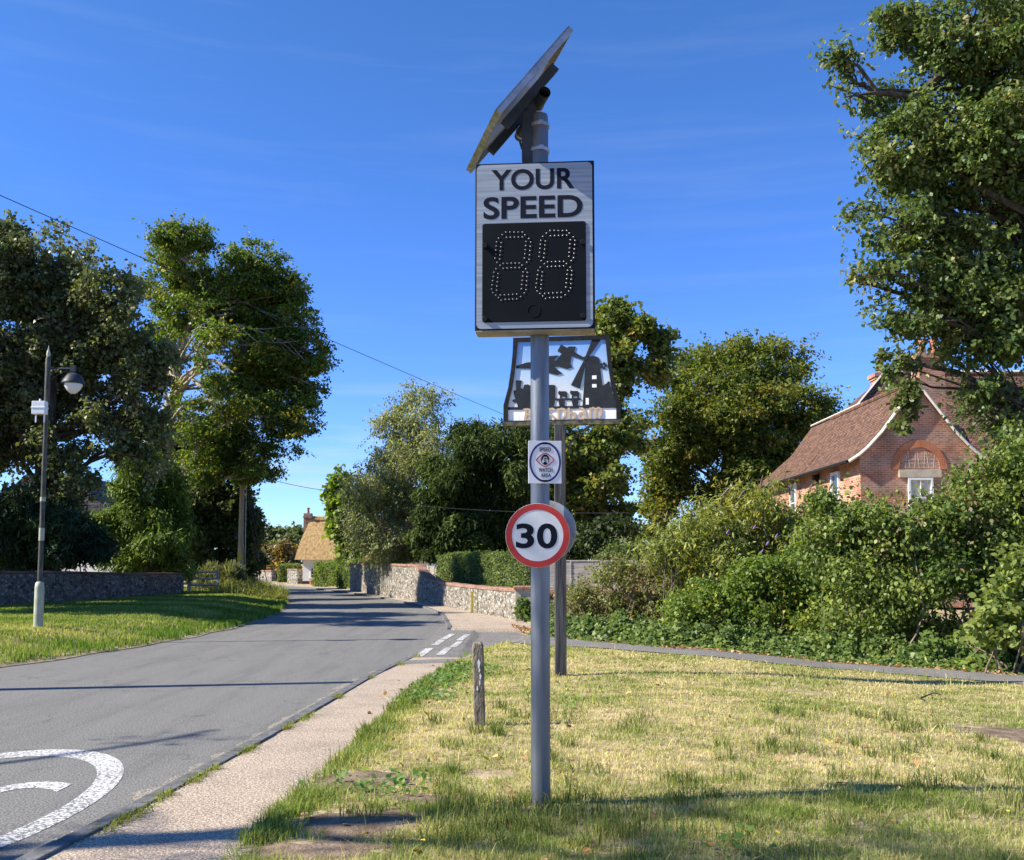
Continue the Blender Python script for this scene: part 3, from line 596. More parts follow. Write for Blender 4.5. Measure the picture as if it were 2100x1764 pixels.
# rank tufts round the pole and at the near edge
tx, ty = [], []
for k in range(230):
    if k < 60: c = (rng.normal(0.1, 0.55), rng.normal(6.35, 0.35))
    elif k < 120: yy = rng.uniform(4.8, 16); c = (XP(yy)+abs(rng.normal(0.05, 0.12)), yy)
    else: yy = 4.8*(11/4.8)**rng.random(); c = (rng.uniform(-0.8, 0.62*yy), yy)
    m_ = rng.integers(25, 60); s = rng.uniform(0.03, 0.09); tx.append(rng.normal(c[0], s, m_)); ty.append(rng.normal(c[1], s, m_))
tx = np.concatenate(tx); ty = np.concatenate(ty); ok = (tx > XP(ty)-0.06) & ~in_lane(tx, ty); tx, ty = tx[ok], ty[ok]; n = len(tx)
blades('lawn_tufts', tx, ty, 0.06+0.10*rng.random(n), np.maximum(0.005, 0.0009*ty), (0.075, 0.13, 0.03), (0.30, 0.30, 0.10), rng.random(n)**1.3, 13, 0.6)
# verge on the left
n = 230000; t = rng.random(n); y = 11*(56/11.)**t; x = XL(y)+0.05+0.16*noise(np.stack([0*y, y, 0*y], -1), 0.9, 4)-(rng.random(n)**0.8)*np.minimum(9.5, 2+0.45*y)
p3 = np.stack([x, y, 0*x], -1); dry = 0.34+0.6*noise(p3, 2.0, 6)+0.25*noise(p3, 0.5, 9)-0.3*sst(1.6, 0.2, XL(y)-x)+0.35*np.exp(-((y-20.5)/2.2)**2-((x+9.6)/2.0)**2)
h = 0.05+0.06*rng.random(n)+0.10*sst(1.7, 0.2, XL(y)-x)*np.clip(0.6+noise(p3, 0.6, 2), 0, 1.4)
blades('verge_grass', x, y, h, np.maximum(0.007, 0.0009*y), (0.095, 0.185, 0.025), (0.46, 0.43, 0.17), np.clip(dry, 0, 1)*0.8+0.15*rng.normal(size=n), 14, 0.6)
# long feathery grass on the far tip of the verge
n = 16000; g0 = P(545, 1222, 45); t = rng.random(n); y = 43+14*t; x = XL(y)-0.1-np.abs(rng.normal(0, 1.2, n))-0.3*t
p3 = np.stack([x, y, 0*x], -1)
blades('verge_long_grass', x, y, (0.35+0.4*rng.random(n))*np.clip(0.7+noise(p3, 1.2, 3), 0.2, 1.2), 0.03, (0.14, 0.18, 0.04), (0.44, 0.40, 0.18), 0.3+0.4*noise(p3, 1.5, 8)+0.2*rng.normal(size=n), 15, 0.7)
# weeds rooted along the kerb back
kx, ky = [], []
for px, py in [(350, 1632), (440, 1578), (525, 1538), (640, 1472), (265, 1700), (700, 1430), (760, 1390), (800, 1362), (595, 1492), (400, 1598), (830, 1345), (300, 1672)]:
    g = G(px, py, .09); m_ = rng.integers(50, 170); s = rng.uniform(.03, .09)
    yy = rng.normal(g.y, s*2.2, m_); kx.append(XK(yy)+0.125+np.abs(rng.normal(0, s*0.6, m_))); ky.append(yy)
kx = np.concatenate(kx); ky = np.concatenate(ky); n = len(kx)
o = blades('kerb_weeds', kx, ky, 0.03+0.05*rng.random(n), 0.008, (0.14, 0.20, 0.03), (0.34, 0.33, 0.10), rng.random(n), 16, 1.3)
vv = np.empty(len(o.data.vertices)*3, np.float32); o.data.vertices.foreach_get('co', vv); vv = vv.reshape(-1, 3); vv[:, 2] += np.where(vv[:, 2] < 0.5, 0.14-0.0, 0); o.data.vertices.foreach_set('co', vv.ravel())
# broad-leaved weeds where the lawn meets the footway
wx, wy = [], []
for px, py, k in [(950, 1375, 500), (900, 1400, 500), (860, 1432, 420), (825, 1440, 260), (800, 1620, 130), (930, 1362, 300), (1480, 1745, 30), (1135, 1462, 50), (1010, 1310, 260), (1060, 1285, 260)]:
    g = GR(px, py); wx.append(rng.normal(g.x, 0.16+0.007*g.y, k)); wy.append(rng.normal(g.y, 0.02*g.y+0.08, k))
wx = np.concatenate(wx); wy = np.concatenate(wy); ok = (wx > XP(wy)-0.1); wx, wy = wx[ok], wy[ok]; n = len(wx)
pos = np.stack([wx, wy, gz(wx, wy)+0.03+0.07*rng.random(n)], -1)
ln = 0.028+0.035*rng.random(n)
v, f = leafgeo(pos, np.array([0, -0.2, 1])+rng.normal(size=(n, 3))*0.45, rng.normal(size=(n, 3)), ln, ln*0.75, 'ivy')
tag(npmesh('broadleaf_weeds', v, f, M['leaf'], pal(rng, n, (0.09, 0.19, 0.03), (0.20, 0.30, 0.07))), kind='stuff')
# fallen leaves on lawn, path edge and footway
def litter(name, x, y, seed, ln=0.06, up=0.012):
    rng = np.random.default_rng(seed); n = len(x); pos = np.stack([x, y, np.maximum(gz(x, y), np.where((x < XP(y)) & (x > XK(y)+.1), 0.085, -1))+up+0.015*rng.random(n)], -1)
    l = ln*(0.6+0.8*rng.random(n)); v, f = leafgeo(pos, np.array([0, 0, 1.0])+rng.normal(size=(n, 3))*0.45, rng.normal(size=(n, 3)), l, l*0.7, 'oval')
    return tag(npmesh(name, v, f, M['litter'], pal(rng, n, (0.30, 0.13, 0.05), (0.52, 0.34, 0.16), None, 0.4)), kind='stuff')
lx = rng.uniform(-1.6, 6, 420); ly = 4.8*(17/4.8)**rng.random(420); ok = (lx < 0.62*ly+0.5)
lx2 = BK[3:, 0]; q = densify(BK[3:], 420); e = rng.normal(0.02, 0.14, len(q))
litter('fallen_leaves', np.concatenate([lx[ok], q[:, 0]]), np.concatenate([ly[ok], q[:, 1]+e]), 5)
# dandelion heads
n = 26; dx_ = rng.uniform(-0.5, 7, n); dy_ = 5.5*(17/5.5)**rng.random(n); ok = ~in_lane(dx_, dy_); dx_, dy_ = dx_[ok], dy_[ok]; n = len(dx_)
v, f = leafgeo(np.repeat(np.stack([dx_, dy_, gz(dx_, dy_)+0.09+0.05*rng.random(n)], -1), 3, 0), np.array([0, -0.3, 1])+rng.normal(size=(3*n, 3))*0.2, rng.normal(size=(3*n, 3)), 0.016, 0.016, 'oval')
tag(npmesh('dandelion_flowers', v, f, M['litter'], np.tile([[0.75, 0.58, 0.03]], (len(f), 1))), kind='stuff')

# ---------------------------------------------------------------- walls
def wallseg(mb, pts, th, prof=None):                 # pts: (x, y, z0, z1) ; th to the right of travel
    n = len(pts); vs = []
    for i, q in enumerate(pts):
        a = pts[max(i-1, 0)]; b = pts[min(i+1, n-1)]; d = Vector((b[0]-a[0], b[1]-a[1])).normalized(); r = Vector((d.y, -d.x))*th
        vs += [(q[0], q[1], q[2]), (q[0]+r.x, q[1]+r.y, q[2]), (q[0]+r.x, q[1]+r.y, q[3]), (q[0], q[1], q[3])]
    fs = []
    for i in range(n-1):
        for j in range(4): fs.append([i*4+j, i*4+(j+1) % 4, (i+1)*4+(j+1) % 4, (i+1)*4+j])
    fs += [[0, 1, 2, 3], [4*n-4, 4*n-1, 4*n-2, 4*n-3]]
    return mb.add(vs, fs)
# right-hand flint wall: low near the lane, sweeping up to a high stretch beyond
base = [(0.22, 28.7), (-0.9, 32.2), (-2.0, 36.0), (-3.1, 39.8), (-3.45, 40.8), (-3.8, 41.6), (-4.15, 42.6), (-6.2, 48.8), (-8.0, 54.6), (-9.75, 60)]
tops = [0.86, 0.84, 0.84, 0.90, 0.98, 1.22, 1.52, 1.56, 1.56, 1.56]
wb = []
for i in range(len(base)-1):
    for t in np.linspace(0, 1, 5, endpoint=False):
        wb.append((base[i][0]+(base[i+1][0]-base[i][0])*t, base[i][1]+(base[i+1][1]-base[i][1])*t, -0.05, tops[i]+(tops[i+1]-tops[i])*t))
wb.append((base[-1][0], base[-1][1], -0.05, tops[-1]))
fw = thing('flint_wall', 'long pale flint wall right of the road, low by the lane then sweeping up higher', 'wall', (0.22, 28.7, 0))
wallseg(MB(), wb, 0.36).build('wall_body', M['flint'], fw)
cap = MB(); cp = [(q[0]-0.03, q[1]-0.01, q[3]+0.003, q[3]+0.11+0.012*math.sin(i*2.1)) for i, q in enumerate(wb)]
wallseg(cap, cp, 0.42).build('coping', M['capbrick'], fw, bevel=0.03)
MB().box((0.40, 28.6, 0.45), (0.62, 0.5, 1.02)).build('end_pier', M['pier'], fw, bevel=0.01)
MB().box((0.40, 28.6, 1.0), (0.72, 0.6, 0.10)).build('pier_cap', M['capbrick'], fw, bevel=0.02)
wl = [(0.71, 28.9, -0.1, 0.80), (1.6, 28.8, -0.1, 0.80), (2.6, 28.6, -0.1, 0.80), (4.2, 28.2, -0.1, 0.80), (7.0, 27.4, -0.1, 0.80)]
bw_ = thing('garden_wall', 'low brick and flint garden wall behind the brambles, below the panel fence', 'wall', (0.71, 28.9, 0))
wallseg(MB(), [(q[0], q[1], q[2], q[3]) for q in wl], -0.36).build('wall_body', M['flint'], bw_)
wallseg(MB(), [(q[0], q[1]-0.03, q[3]+0.002, q[3]+0.14) for q in wl], -0.42).build('coping', M['capbrick'], bw_, bevel=0.02)
# left flint wall (in shade, runs beside the verge)
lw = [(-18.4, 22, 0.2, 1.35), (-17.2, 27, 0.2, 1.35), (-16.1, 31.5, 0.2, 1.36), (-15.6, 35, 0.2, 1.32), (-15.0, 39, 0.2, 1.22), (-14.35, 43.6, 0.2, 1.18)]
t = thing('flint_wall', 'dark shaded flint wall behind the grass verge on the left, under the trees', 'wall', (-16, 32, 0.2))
wallseg(MB(), lw, -0.4).build('wall_body', M['shadeflint'], t)
wallseg(MB(), [(q[0]+0.03, q[1], q[3]+0.002, q[3]+0.10) for q in lw], -0.46).build('coping', M['shadecap'], t, bevel=0.03)
# distant walls by the cottage
def farwall(label, a, b, h, m='flint'):
    t = thing('garden_wall', label, 'wall', (a.x, a.y, 0)); wallseg(MB(), [(a.x, a.y, -0.1, h), (b.x, b.y, -0.1, h)], -0.4).build('wall_body', M[m], t)
    wallseg(MB(), [(a.x, a.y-0.02, h+0.002, h+0.09), (b.x, b.y-0.02, h+0.002, h+0.09)], -0.44).build('coping', M['capbrick'], t); return t
farwall('short pinkish flint wall joining the thatched cottage, nearest to it', P(620, 1195, 75.5), P(599, 1195, 77), 1.15)
farwall('distant low flint wall left of the gatepost beyond the bend', P(566, 1192, 86), P(519, 1192, 92), 0.95)

# ---------------------------------------------------------------- fences
def fence_panel(x0, y0, x1, y1, z0, z1, label, post=True, nm='larch_lap_fence'):
    t = thing(nm, label, 'fence', (x0, y0, z0)); d = Vector((x1-x0, y1-y0, 0)); n = max(1, round(d.length/1.83))
    rz = math.atan2(d.y, d.x)
    for k in range(n):
        a = Vector((x0, y0, 0))+d*k/n; b = Vector((x0, y0, 0))+d*(k+1)/n; c = (a+b)/2; ln = (b-a).length-0.09
        mb = MB(); H_ = z1-z0-0.06; m_ = int(H_/0.085)
        for j in range(m_): mb.box((c.x, c.y+0.006*(j % 2), z0+0.03+H_*(j+0.5)/m_), (ln, 0.014, H_/m_+0.006), rz, Matrix.Rotation(rz, 3, 'Z') @ Matrix.Rotation(R(7), 3, 'X'))
        for s in (-0.5, 0, 0.5): mb.box((c.x+math.cos(rz)*s*ln*0.98, c.y+math.sin(rz)*s*ln*0.98-0.025, (z0+z1)/2), (0.04, 0.02, H_), rz)
        mb.build('panel', M['greywood'], t)
        MB().box((c.x, c.y, z1-0.02), (ln, 0.05, 0.035), rz).build('capping', M['greywood'], t)
    for k in range(n+1):
        a = Vector((x0, y0, 0))+d*k/n; MB().box((a.x, a.y, (z0+z1)/2), (0.09, 0.09, z1-z0+0.06), rz).build('post', M['greywood'], t)
    return t
fence_panel(0.9, 31.6, 6.6, 30.6, 0.3, 1.80, 'silvered larch lap fence panels behind the low wall, right of the signposts')
a = P(878, 1200, 44); b = P(903, 1200, 43.4)
fence_panel(a.x, a.y, b.x, b.y, 0.2, 1.58, 'small weathered grey fence panel beside the clipped hedge, above the wall sweep')
t = thing('rail_fence', 'short timber post and rail fence at the end of the shaded flint wall', 'fence', (-14.2, 44, 0.3))
pa, pb = P(388, 1190, 45.0), P(446, 1190, 46.2)
for zc, s in ((0.42, 0), (0.72, 0), (1.02, 0.0)):
    MB().tube([(pa.x, pa.y-0.06, 0.28+zc), (pb.x, pb.y-0.06, 0.26+zc)], 0.05, 4).build('rail', M['greywood'], t)
for q in (pa, pb): MB().box((q.x, q.y, 0.75), (0.12, 0.12, 1.25)).build('post', M['greywood'], t)

# ---------------------------------------------------------------- clipped hedges
def hedge(label, ctr, size, rz, n, seed, a, b, leaf=0.05, wig_=0.06, cat='hedge', z0=0.0, name='clipped_hedge'):
    rng = np.random.default_rng(seed); t = thing(name, label, cat, (ctr[0], ctr[1], z0))
    sx, sy, sz = size; A = np.array([sy*sz, sy*sz, sx*sz, sx*sz, sx*sy]); f = rng.choice(5, n, p=A/A.sum()); u = rng.random((n, 3))-0.5
    u[f == 0, 0] = -0.5; u[f == 1, 0] = 0.5; u[f == 2, 1] = -0.5; u[f == 3, 1] = 0.5; u[f == 4, 2] = 0.5
    nr = np.zeros((n, 3)); nr[f == 0, 0] = -1; nr[f == 1, 0] = 1; nr[f == 2, 1] = -1; nr[f == 3, 1] = 1; nr[f == 4, 2] = 1
    p = u*np.array(size)+np.array([0, 0, sz/2]); p = p+nr*(wig_*1.6*noise(p, 0.7, seed % 7)[:, None]+rng.normal(size=(n, 1))*wig_*0.6-0.02)
    ca, sa = math.cos(rz), math.sin(rz); Rm = np.array([[ca, -sa, 0], [sa, ca, 0], [0, 0, 1]])
    p = p@Rm.T+np.array([ctr[0], ctr[1], z0]); nr = nr@Rm.T
    ln = leaf*(0.6+0.8*rng.random(n))
    v, ff = leafgeo(p, nr*0.6+np.array([0, 0, 0.3])+rng.normal(size=(n, 3))*0.6, rng.normal(size=(n, 3))+nr, ln, ln*0.7, 'diamond')
    uu = np.clip(0.5+0.5*noise(p, 0.8, 3)+0.2*rng.normal(size=n), 0, 1)
    npmesh('foliage', v, ff, M['leaf'], pal(rng, n, a, b, uu), t)
    cm = MB().box((ctr[0], ctr[1], z0+sz/2-0.04), (sx-0.2, sy-0.2, sz-0.14), rz); cb = cm.build('dark_core', M['bark'], t)  # solid dark block added inside so the hedge is not see-through
    return t
p0, p1 = P(738, 1200, 66), P(648, 1200, 69); c = (p0+p1)/2
hedge('tall bright clipped hedge in front of the thatched cottage', (c.x, c.y+0.8), ((p1-p0).length-0.9, 1.6, 1.72), math.atan2(p1.y-p0.y, p1.x-p0.x)+math.pi, 16000, 21, (0.10, 0.17, 0.03), (0.24, 0.31, 0.06), 0.09)
hedge('smaller ivy covered hedge against the end of the high flint wall', (P(728, 1200, 63).x, 63.0), (1.3, 2.6, 1.85), 0.6, 9000, 25, (0.07, 0.13, 0.025), (0.20, 0.26, 0.06), 0.09)
p0, p1 = P(906, 1200, 43), P(1100, 1200, 33.5); c = (p0+p1)/2
hedge('long clipped green hedge above the low flint wall, left of the signpost', (c.x+0.3, c.y+0.6), ((p1-p0).length, 1.2, 2.02), math.atan2(p1.y-p0.y, p1.x-p0.x), 42000, 22, (0.07, 0.12, 0.03), (0.20, 0.25, 0.07), 0.075, 0.08)
p0, p1 = P(581, 1190, 82), P(603, 1190, 81); c = (p0+p1)/2
hedge('small clipped block of hedge between far garden walls', (c.x, c.y), ((p1-p0).length, 1.2, 1.55), 0, 4000, 23, (0.10, 0.16, 0.03), (0.22, 0.28, 0.06), 0.1)
# far gatepost
tag(MB().box(tuple(P(573, 1183, 84)), (0.28, 0.28, 1.9)).build('gatepost', M['oak']), 'dark timber gatepost between the far walls beyond the bend', 'gatepost')

# ================================================================== BUILDINGS
def panelrect(mb, x0, x1, z0, z1, y, th): mb.box(((x0+x1)/2, y, (z0+z1)/2), (x1-x0, th, z1-z0)); return mb
def sash(parent, x0, x1, z0, z1, y, face='y', bars=(2, 2), fr=0.07, curtain=False):
    # window in a wall facing -Y (face='y', wall plane y) or facing -X (face='x', wall plane x=y, span along Y)
    def T(mb):
        if face == 'x': mb.v = [Vector((y+(q.y-y), q.x, q.z)) for q in mb.v]
        return mb
    f = MB()
    for a, b, c_, d in ((x0, x0+fr, z0, z1), (x1-fr, x1, z0, z1), (x0+fr, x1-fr, z1-fr, z1), (x0+fr, x1-fr, z0, z0+fr)): panelrect(f, a, b, c_, d, y-0.03, 0.10)
    for i in range(1, bars[0]):
        xx = x0+(x1-x0)*i/bars[0]; panelrect(f, xx-0.018, xx+0.018, z0+fr, z1-fr, y-0.045, 0.04)
    for i in range(1, bars[1]):
        zz = z0+(z1-z0)*i/bars[1]; panelrect(f, x0+fr, x1-fr, zz-0.022, zz+0.022, y-0.042, 0.05)
    o = T(f).build('window', M['wpaint'], parent)
    T(panelrect(MB(), x0+fr*0.5, x1-fr*0.5, z0+fr*0.5, z1-fr*0.5, y-0.012, 0.01)).build('pane', M['curtain' if curtain else 'glass'], o)
    T(panelrect(MB(), x0-0.08, x1+0.08, z0-0.09, z0-0.002, y-0.05, 0.2)).build('sill', M['stone' if face == 'y' else 'wpaint'], o)
    return o
# ---- red brick house on the right
hx0, hx1, hy0, hy1 = 11.58, 15.6, 34.0, 46.0; ez = 5.25; ax_, az = 13.6, 7.78
h = thing('brick_house', 'red brick house with clay tiled roof and gable showing above the shrubs', 'house', (13.6, 38, 0))
prof = [(-0.42, ez-0.22), (-0.05, ez+0.02), (0.25, ez+0.28), (0.75, ez+0.82), (ax_-hx0, az)]    # bell-cast slope, x from the wall
wall = MB()
gab = [(hx0, 0), (hx1, 0), (hx1, ez), (hx1-0.3, ez+0.25), (hx1-0.8, ez+0.8), (ax_, az-0.08), (hx0+0.8, ez+0.80), (hx0+0.3, ez+0.25), (hx0, ez)]
wall.prism(gab, hy0, hy0+0.3)
wall.add([(hx0, hy0+0.3, 0), (hx0, hy1, 0), (hx0, hy1, ez), (hx0, hy0+0.3, ez), (hx1, hy0+0.3, 0), (hx1, hy1, 0), (hx1, hy1, ez), (hx1, hy0+0.3, ez)], [[0, 1, 2, 3], [4, 5, 6, 7], [1, 5, 6, 2]])
wall.add([(hx1, 41.0, 0), (27, 41.0, 0), (27, 41.0, 5.25), (hx1, 41.0, 5.25)], [[0, 1, 2, 3]])
wall.build('wall', M['brick'], h)
roof = MB()
def slope(side):
    pts = [(hx0+x if side < 0 else hx1-x, z) for x, z in prof]
    y0, y1_ = hy0-0.12, hy1+0.1; n = len(pts); th = 0.07
    vs = [(x, y0, z) for x, z in pts]+[(x, y1_, z) for x, z in pts]+[(x, y0, z-th) for x, z in pts]+[(x, y1_, z-th) for x, z in pts]
    fs = []
    for i in range(n-1): fs += [[i, i+1, n+i+1, n+i], [2*n+i, 3*n+i, 3*n+i+1, 2*n+i+1], [i, 2*n+i, 2*n+i+1, i+1], [n+i, n+i+1, 3*n+i+1, 3*n+i]]
    fs += [[0, n, 3*n, 2*n]]
    roof.add(vs, fs)
slope(-1); slope(1)
# main block roof: ridge along X, hip at its left end
rz_, ry_ = 9.95, 44.0
V0 = Vector((16.35, ry_, rz_)); V1 = Vector((28, ry_, rz_)); E0 = Vector((hx0-0.1, 40.2, ez-0.1)); E1 = Vector((28, 40.2, ez-0.1)); B0 = Vector((hx0-0.1, 48.5, ez-0.1)); B1 = Vector((28, 48.5, ez-0.1))
roof.add([E0, E1, V1, V0, B0, B1], [[0, 1, 2, 3], [4, 0, 3], [5, 4, 3, 2]])
ro = roof.build('roof', M['tile'], h)
rg = MB(); rg.tube([(ax_, hy0-0.12, az+0.02), (ax_, 43, az+0.02)], 0.10, 8); rg.tube([tuple(V0), tuple(V1)], 0.12, 8); rg.tube([tuple(V0), tuple(E0)], 0.10, 8)
rg.build('ridge_tiles', M['tile'], ro)
mt = MB()
for s in (-1, 1):
    pts = [((hx0+x if s < 0 else hx1-x), hy0-0.14, z-0.05) for x, z in prof]; MB().tube(pts, 0.055, 4).build('verge_mortar', M['lime'], ro)
mt.tube([(ax_, 39.5, az+0.11), (ax_, hy1+0.1, az+0.11)], 0.045, 4); mt.build('ridge_mortar', M['lime'], ro)
mt = MB(); mt.tube([tuple(V0+Vector((0, -.05, .1))), tuple(V1+Vector((0, -.05, .1)))], 0.05, 4); mt.build('ridge_mortar', M['lime'], ro); mt = MB(); mt.tube([tuple(V0+Vector((-.1, -.1, .06))), tuple(E0+(V0-E0)*0.35+Vector((-.1, -.1, .06)))], 0.05, 4)
mt.build('verge_mortar', M['lime'], ro)
gu = MB(); gu.tube([(hx0-0.47, hy0-0.1, ez-0.27), (hx0-0.47, hy1, ez-0.27)], 0.06, 6); gu.tube([(hx0-0.08, 38.6, ez-0.3), (hx0-0.08, 38.6, 0)], 0.05, 6); gu.box((hx0-0.12, 38.6, ez-0.42), (0.2, 0.24, 0.2)); gu.build('gutter', M['iron'], h)
def chimney(x, y, z0, z1, wx, wy, pots, par):
    mb = MB().box((x, y, (z0+z1)/2), (wx, wy, z1-z0)); mb.box((x, y, z1-0.28), (wx+0.1, wy+0.1, 0.1)); mb.box((x, y, z1-0.13), (wx+0.22, wy+0.22, 0.18))
    o = mb.build('chimney', M['brick'], par)
    for px_ in pots: MB().lathe([(0.15, z1-0.04), (0.13, z1+0.45), (0.16, z1+0.5), (0.15, z1+0.62)], (x+px_, y, 0), 12).build('chimney_pot', M['terra'], o)
    return o
chimney(16.1, 38.9, 5.5, 9.75, 1.0, 0.8, (-0.2, 0.25), h)
chimney(17.2, 46.0, 8.0, 10.35, 1.3, 0.8, (-0.3,), h)
sash(h, 13.2, 14.05, 3.05, 4.42, hy0, 'y', (2, 2), 0.075, True)
MB().box((13.62, hy0-0.02, 4.57), (1.45, 0.1, 0.26)).build('lintel', M['stone'], h)
ar = [(13.62+0.95*math.cos(t), 4.72+1.02*math.sin(t)) for t in np.linspace(0, math.pi, 25)]; ai = [(13.62+0.70*math.cos(t), 4.72+0.76*math.sin(t)) for t in np.linspace(0, math.pi, 25)]
mb = MB()
for i in range(24):
    q = [ar[i], ar[i+1], ai[i+1], ai[i]]; mb.prism(q, hy0-0.035, hy0-0.001)
mb.build('brick_arch', M['gauged'], h)
mb = MB()
for i in range(-3, 4):
    mb.ribbon([(13.62+i*0.16, 4.76), (13.62+i*0.16+0.06*(1 if i % 2 else -1), 4.76+0.62*math.sqrt(max(0.05, 1-(i*0.16/0.7)**2)))], 0.010, hy0-0.006, hy0-0.001)
for i in range(3): mb.ribbon([(13.05, 4.78+i*0.13), (14.2, 4.78+i*0.13)], 0.008, hy0-0.005, hy0-0.001)
mb.build('arch_infill', M['lime'], h)
sash(h, 36.1, 37.0, 3.2, 4.85, hx0, 'x', (1, 2), 0.10); sash(h, 41.6, 42.5, 3.2, 4.85, hx0, 'x', (1, 2), 0.10)
nrm = (E1-E0).cross(V0-E0).normalized(); nrm = nrm if nrm.z > 0 else -nrm
up = (V0+V1-E0-E1); up.x = 0; up.normalize(); c0 = Vector((18.1, 40.2, ez-0.1))+up*2.1
mat3 = Matrix((Vector((1, 0, 0)), up, nrm)).transposed()
sk = MB().box(c0+nrm*0.06, (0.95, 1.15, 0.14), 0, mat3).build('skylight', M['iron'], ro)
MB().box(c0+nrm*0.135, (0.78, 0.96, 0.02), 0, mat3).build('pane', M['glass'], sk) if False else None

h.location += Vector((0.40, 0, 0.20))
# ---- thatched cottage at the bend
Yc = 75.0; cl = P(621, 1198, Yc); h = thing('thatched_cottage', 'white cottage with a golden thatched roof at the bend in the road', 'cottage', (cl.x, Yc, 0))
x0 = cl.x; x1 = x0+9.5; zt = P(640, 1148, Yc).z; zr = P(640, 1067, Yc+3).z
MB().box(((x0+x1)/2, Yc+3, (zt+0.4)/2+0.2), (x1-x0, 6, zt+0.4-0.0)).build('wall', M['white'], h)
MB().box(((x0+x1)/2, Yc+3, 0.12), (x1-x0+0.06, 6.06, 0.42)).build('plinth', M['plinth'], h)
xl_, xr_ = P(607, 1148, Yc).x, x1+0.5; rl = P(638, 1068, Yc+3).x
def thatch():
    rows = []
    for t in np.linspace(0, 1, 9):
        bulge = 0.28*math.sin(math.pi*t); z = zt+(zr-zt)*t
        ya = Yc-0.55+(3.55)*t-bulge; yb = Yc+6.55-3.55*t+bulge; xa = xl_+(rl-xl_)*(t**0.9)-bulge*0.35; rows.append([(xa, ya, z), (xr_, ya, z), (xr_, yb, z), (xa, yb, z)])
    vs = [q for r in rows for q in r]; fs = []
    for i in range(8):
        for j in range(4): fs.append([i*4+j, i*4+(j+1) % 4, (i+1)*4+(j+1) % 4, (i+1)*4+j])
    fs.append([3, 2, 1, 0]); return MB().add(vs, fs)
rf = thatch().build('roof', M['thatch'], h, smooth=True)
mb = MB(); mb.tube([(rl-0.05, Yc+3, zr+0.02), (xr_, Yc+3, zr+0.02)], 0.30, 8)
for i in range(9):
    xx = rl+0.25+i*0.75; mb.lathe([(0.02, -0.05), (0.42, 0.0), (0.4, 0.05), (0.02, 0.08)], (0, 0, 0), 12); k = 48
    q = mb.v[-k:]; R_ = Matrix.Rotation(-math.atan2(zr-zt, 3.55), 3, 'X'); mb.v[-k:] = [Matrix.Rotation(math.atan2(zr-zt, 3.55), 3, 'X') @ p + Vector((xx, Yc+3-0.55, zr-0.42)) for p in q]
mb.build('ridge', M['thatch'], rf)
chx = P(632, 1060, Yc+3); zk = P(632, 1053, Yc+3).z
ch = MB().box((chx.x, Yc+3, (zr+zk)/2-0.4), (0.60, 0.60, zk-zr+0.8)); ch.box((chx.x, Yc+3, zk-0.30), (0.70, 0.70, 0.10)); ch = ch.build('chimney', M['pier2'], rf)
MB().lathe([(0.11, zk-0.05), (0.10, zk+0.33), (0.13, zk+0.37), (0.12, zk+0.45)], (chx.x, Yc+3, 0), 10).build('chimney_pot', M['terra'], ch)
wz0, wz1 = P(640, 1186, Yc).z, P(640, 1164, Yc).z; wx0 = P(636.5, 1180, Yc).x; sash(h, wx0, wx0+0.95, wz0, wz1, Yc, 'y', (2, 3), 0.07)
tag(MB().lathe([(0.13, 0), (0.19, 0.3), (0.21, 0.32), (0.20, 0.36)], tuple(P(639.5, 1201, 73)*1 - Vector((0, 0, P(639.5, 1201, 73).z-0.06))), 14).build('flower_pot', M['terra']), 'small terracotta plant pot at the foot of the cottage wall', 'flower pot')
# ---- grey roofed house glimpsed through the left trees
c = P(196, 1040, 62); h = thing('slate_house', 'grey roofed house glimpsed between the left trees', 'house', (c.x, 62, 0))
MB().box((c.x-2.5, 65, 2.2), (8, 6, 4.4)).build('wall', M['white'], h)
mb = MB(); zr2 = P(196, 1000, 65).z+0.6
mb.prism([(c.x-7.2, 4.3), (c.x+1.6, 4.3), (c.x+1.6, 4.45), (c.x-1.6, zr2), (c.x-4.2, zr2), (c.x-7.2, 4.45)], 61.6, 68.4); mb.build('roof', M['slate'], h)

# ================================================================== STREET FURNITURE
def xf(mb, mx): mb.v = [mx @ q for q in mb.v]; return mb
def rrect(x0, x1, z0, z1, r, n=6):
    o = []
    for cx, cz, a in ((x1-r, z1-r, 0), (x0+r, z1-r, 90), (x0+r, z0+r, 180), (x1-r, z0+r, 270)):
        for k in range(n+1): t = R(a+90*k/n); o.append((cx+r*math.cos(t), cz+r*math.sin(t)))
    return o
def circ(cx, cz, rx, rz=None, n=48):
    rz = rz or rx; return [(cx+rx*math.cos(2*math.pi*k/n), cz+rz*math.sin(2*math.pi*k/n)) for k in range(n)]
# ---- speed display sign
pb = GR(1109, 1650); PR = 19.6*pb.y/F
sp = thing('speed_display_sign', 'tall grey post carrying the solar powered black YOUR SPEED display and a round 30 sign', 'speed sign', tuple(pb))
ptop = P(1105, 237, pb.y).z
MB().lathe([(PR*1.02, pb.z-0.3), (PR, pb.z+0.3), (PR*0.97, ptop-0.03), (PR*0.9, ptop), (PR*0.5, ptop+0.008)], (pb.x, pb.y, 0), 40).build('pole', M['polegrey'], sp, smooth=True)
Yf = pb.y-0.165; fc = P(1096, 503, Yf); Wd = 248*Yf/F; Hd = P(1096, 332, Yf).z-P(1096, 673, Yf).z
PM = Matrix.Translation(fc) @ Matrix.Rotation(R(-4.7), 4, 'Z')
def f2(zx, zy):
    u = (zx-290)/1140; tp = 100-42*u; bt = 1655-25*u; return ((u-0.5)*Wd, (0.5-(zy-tp)/(bt-tp))*Hd)
dp = xf(MB().box((0, 0.09, 0), (Wd+0.012, 0.17, Hd+0.012)), PM).build('display_panel', M['black'], sp, bevel=0.006); dp['label'] = 'black box with grey reflective face reading YOUR SPEED'
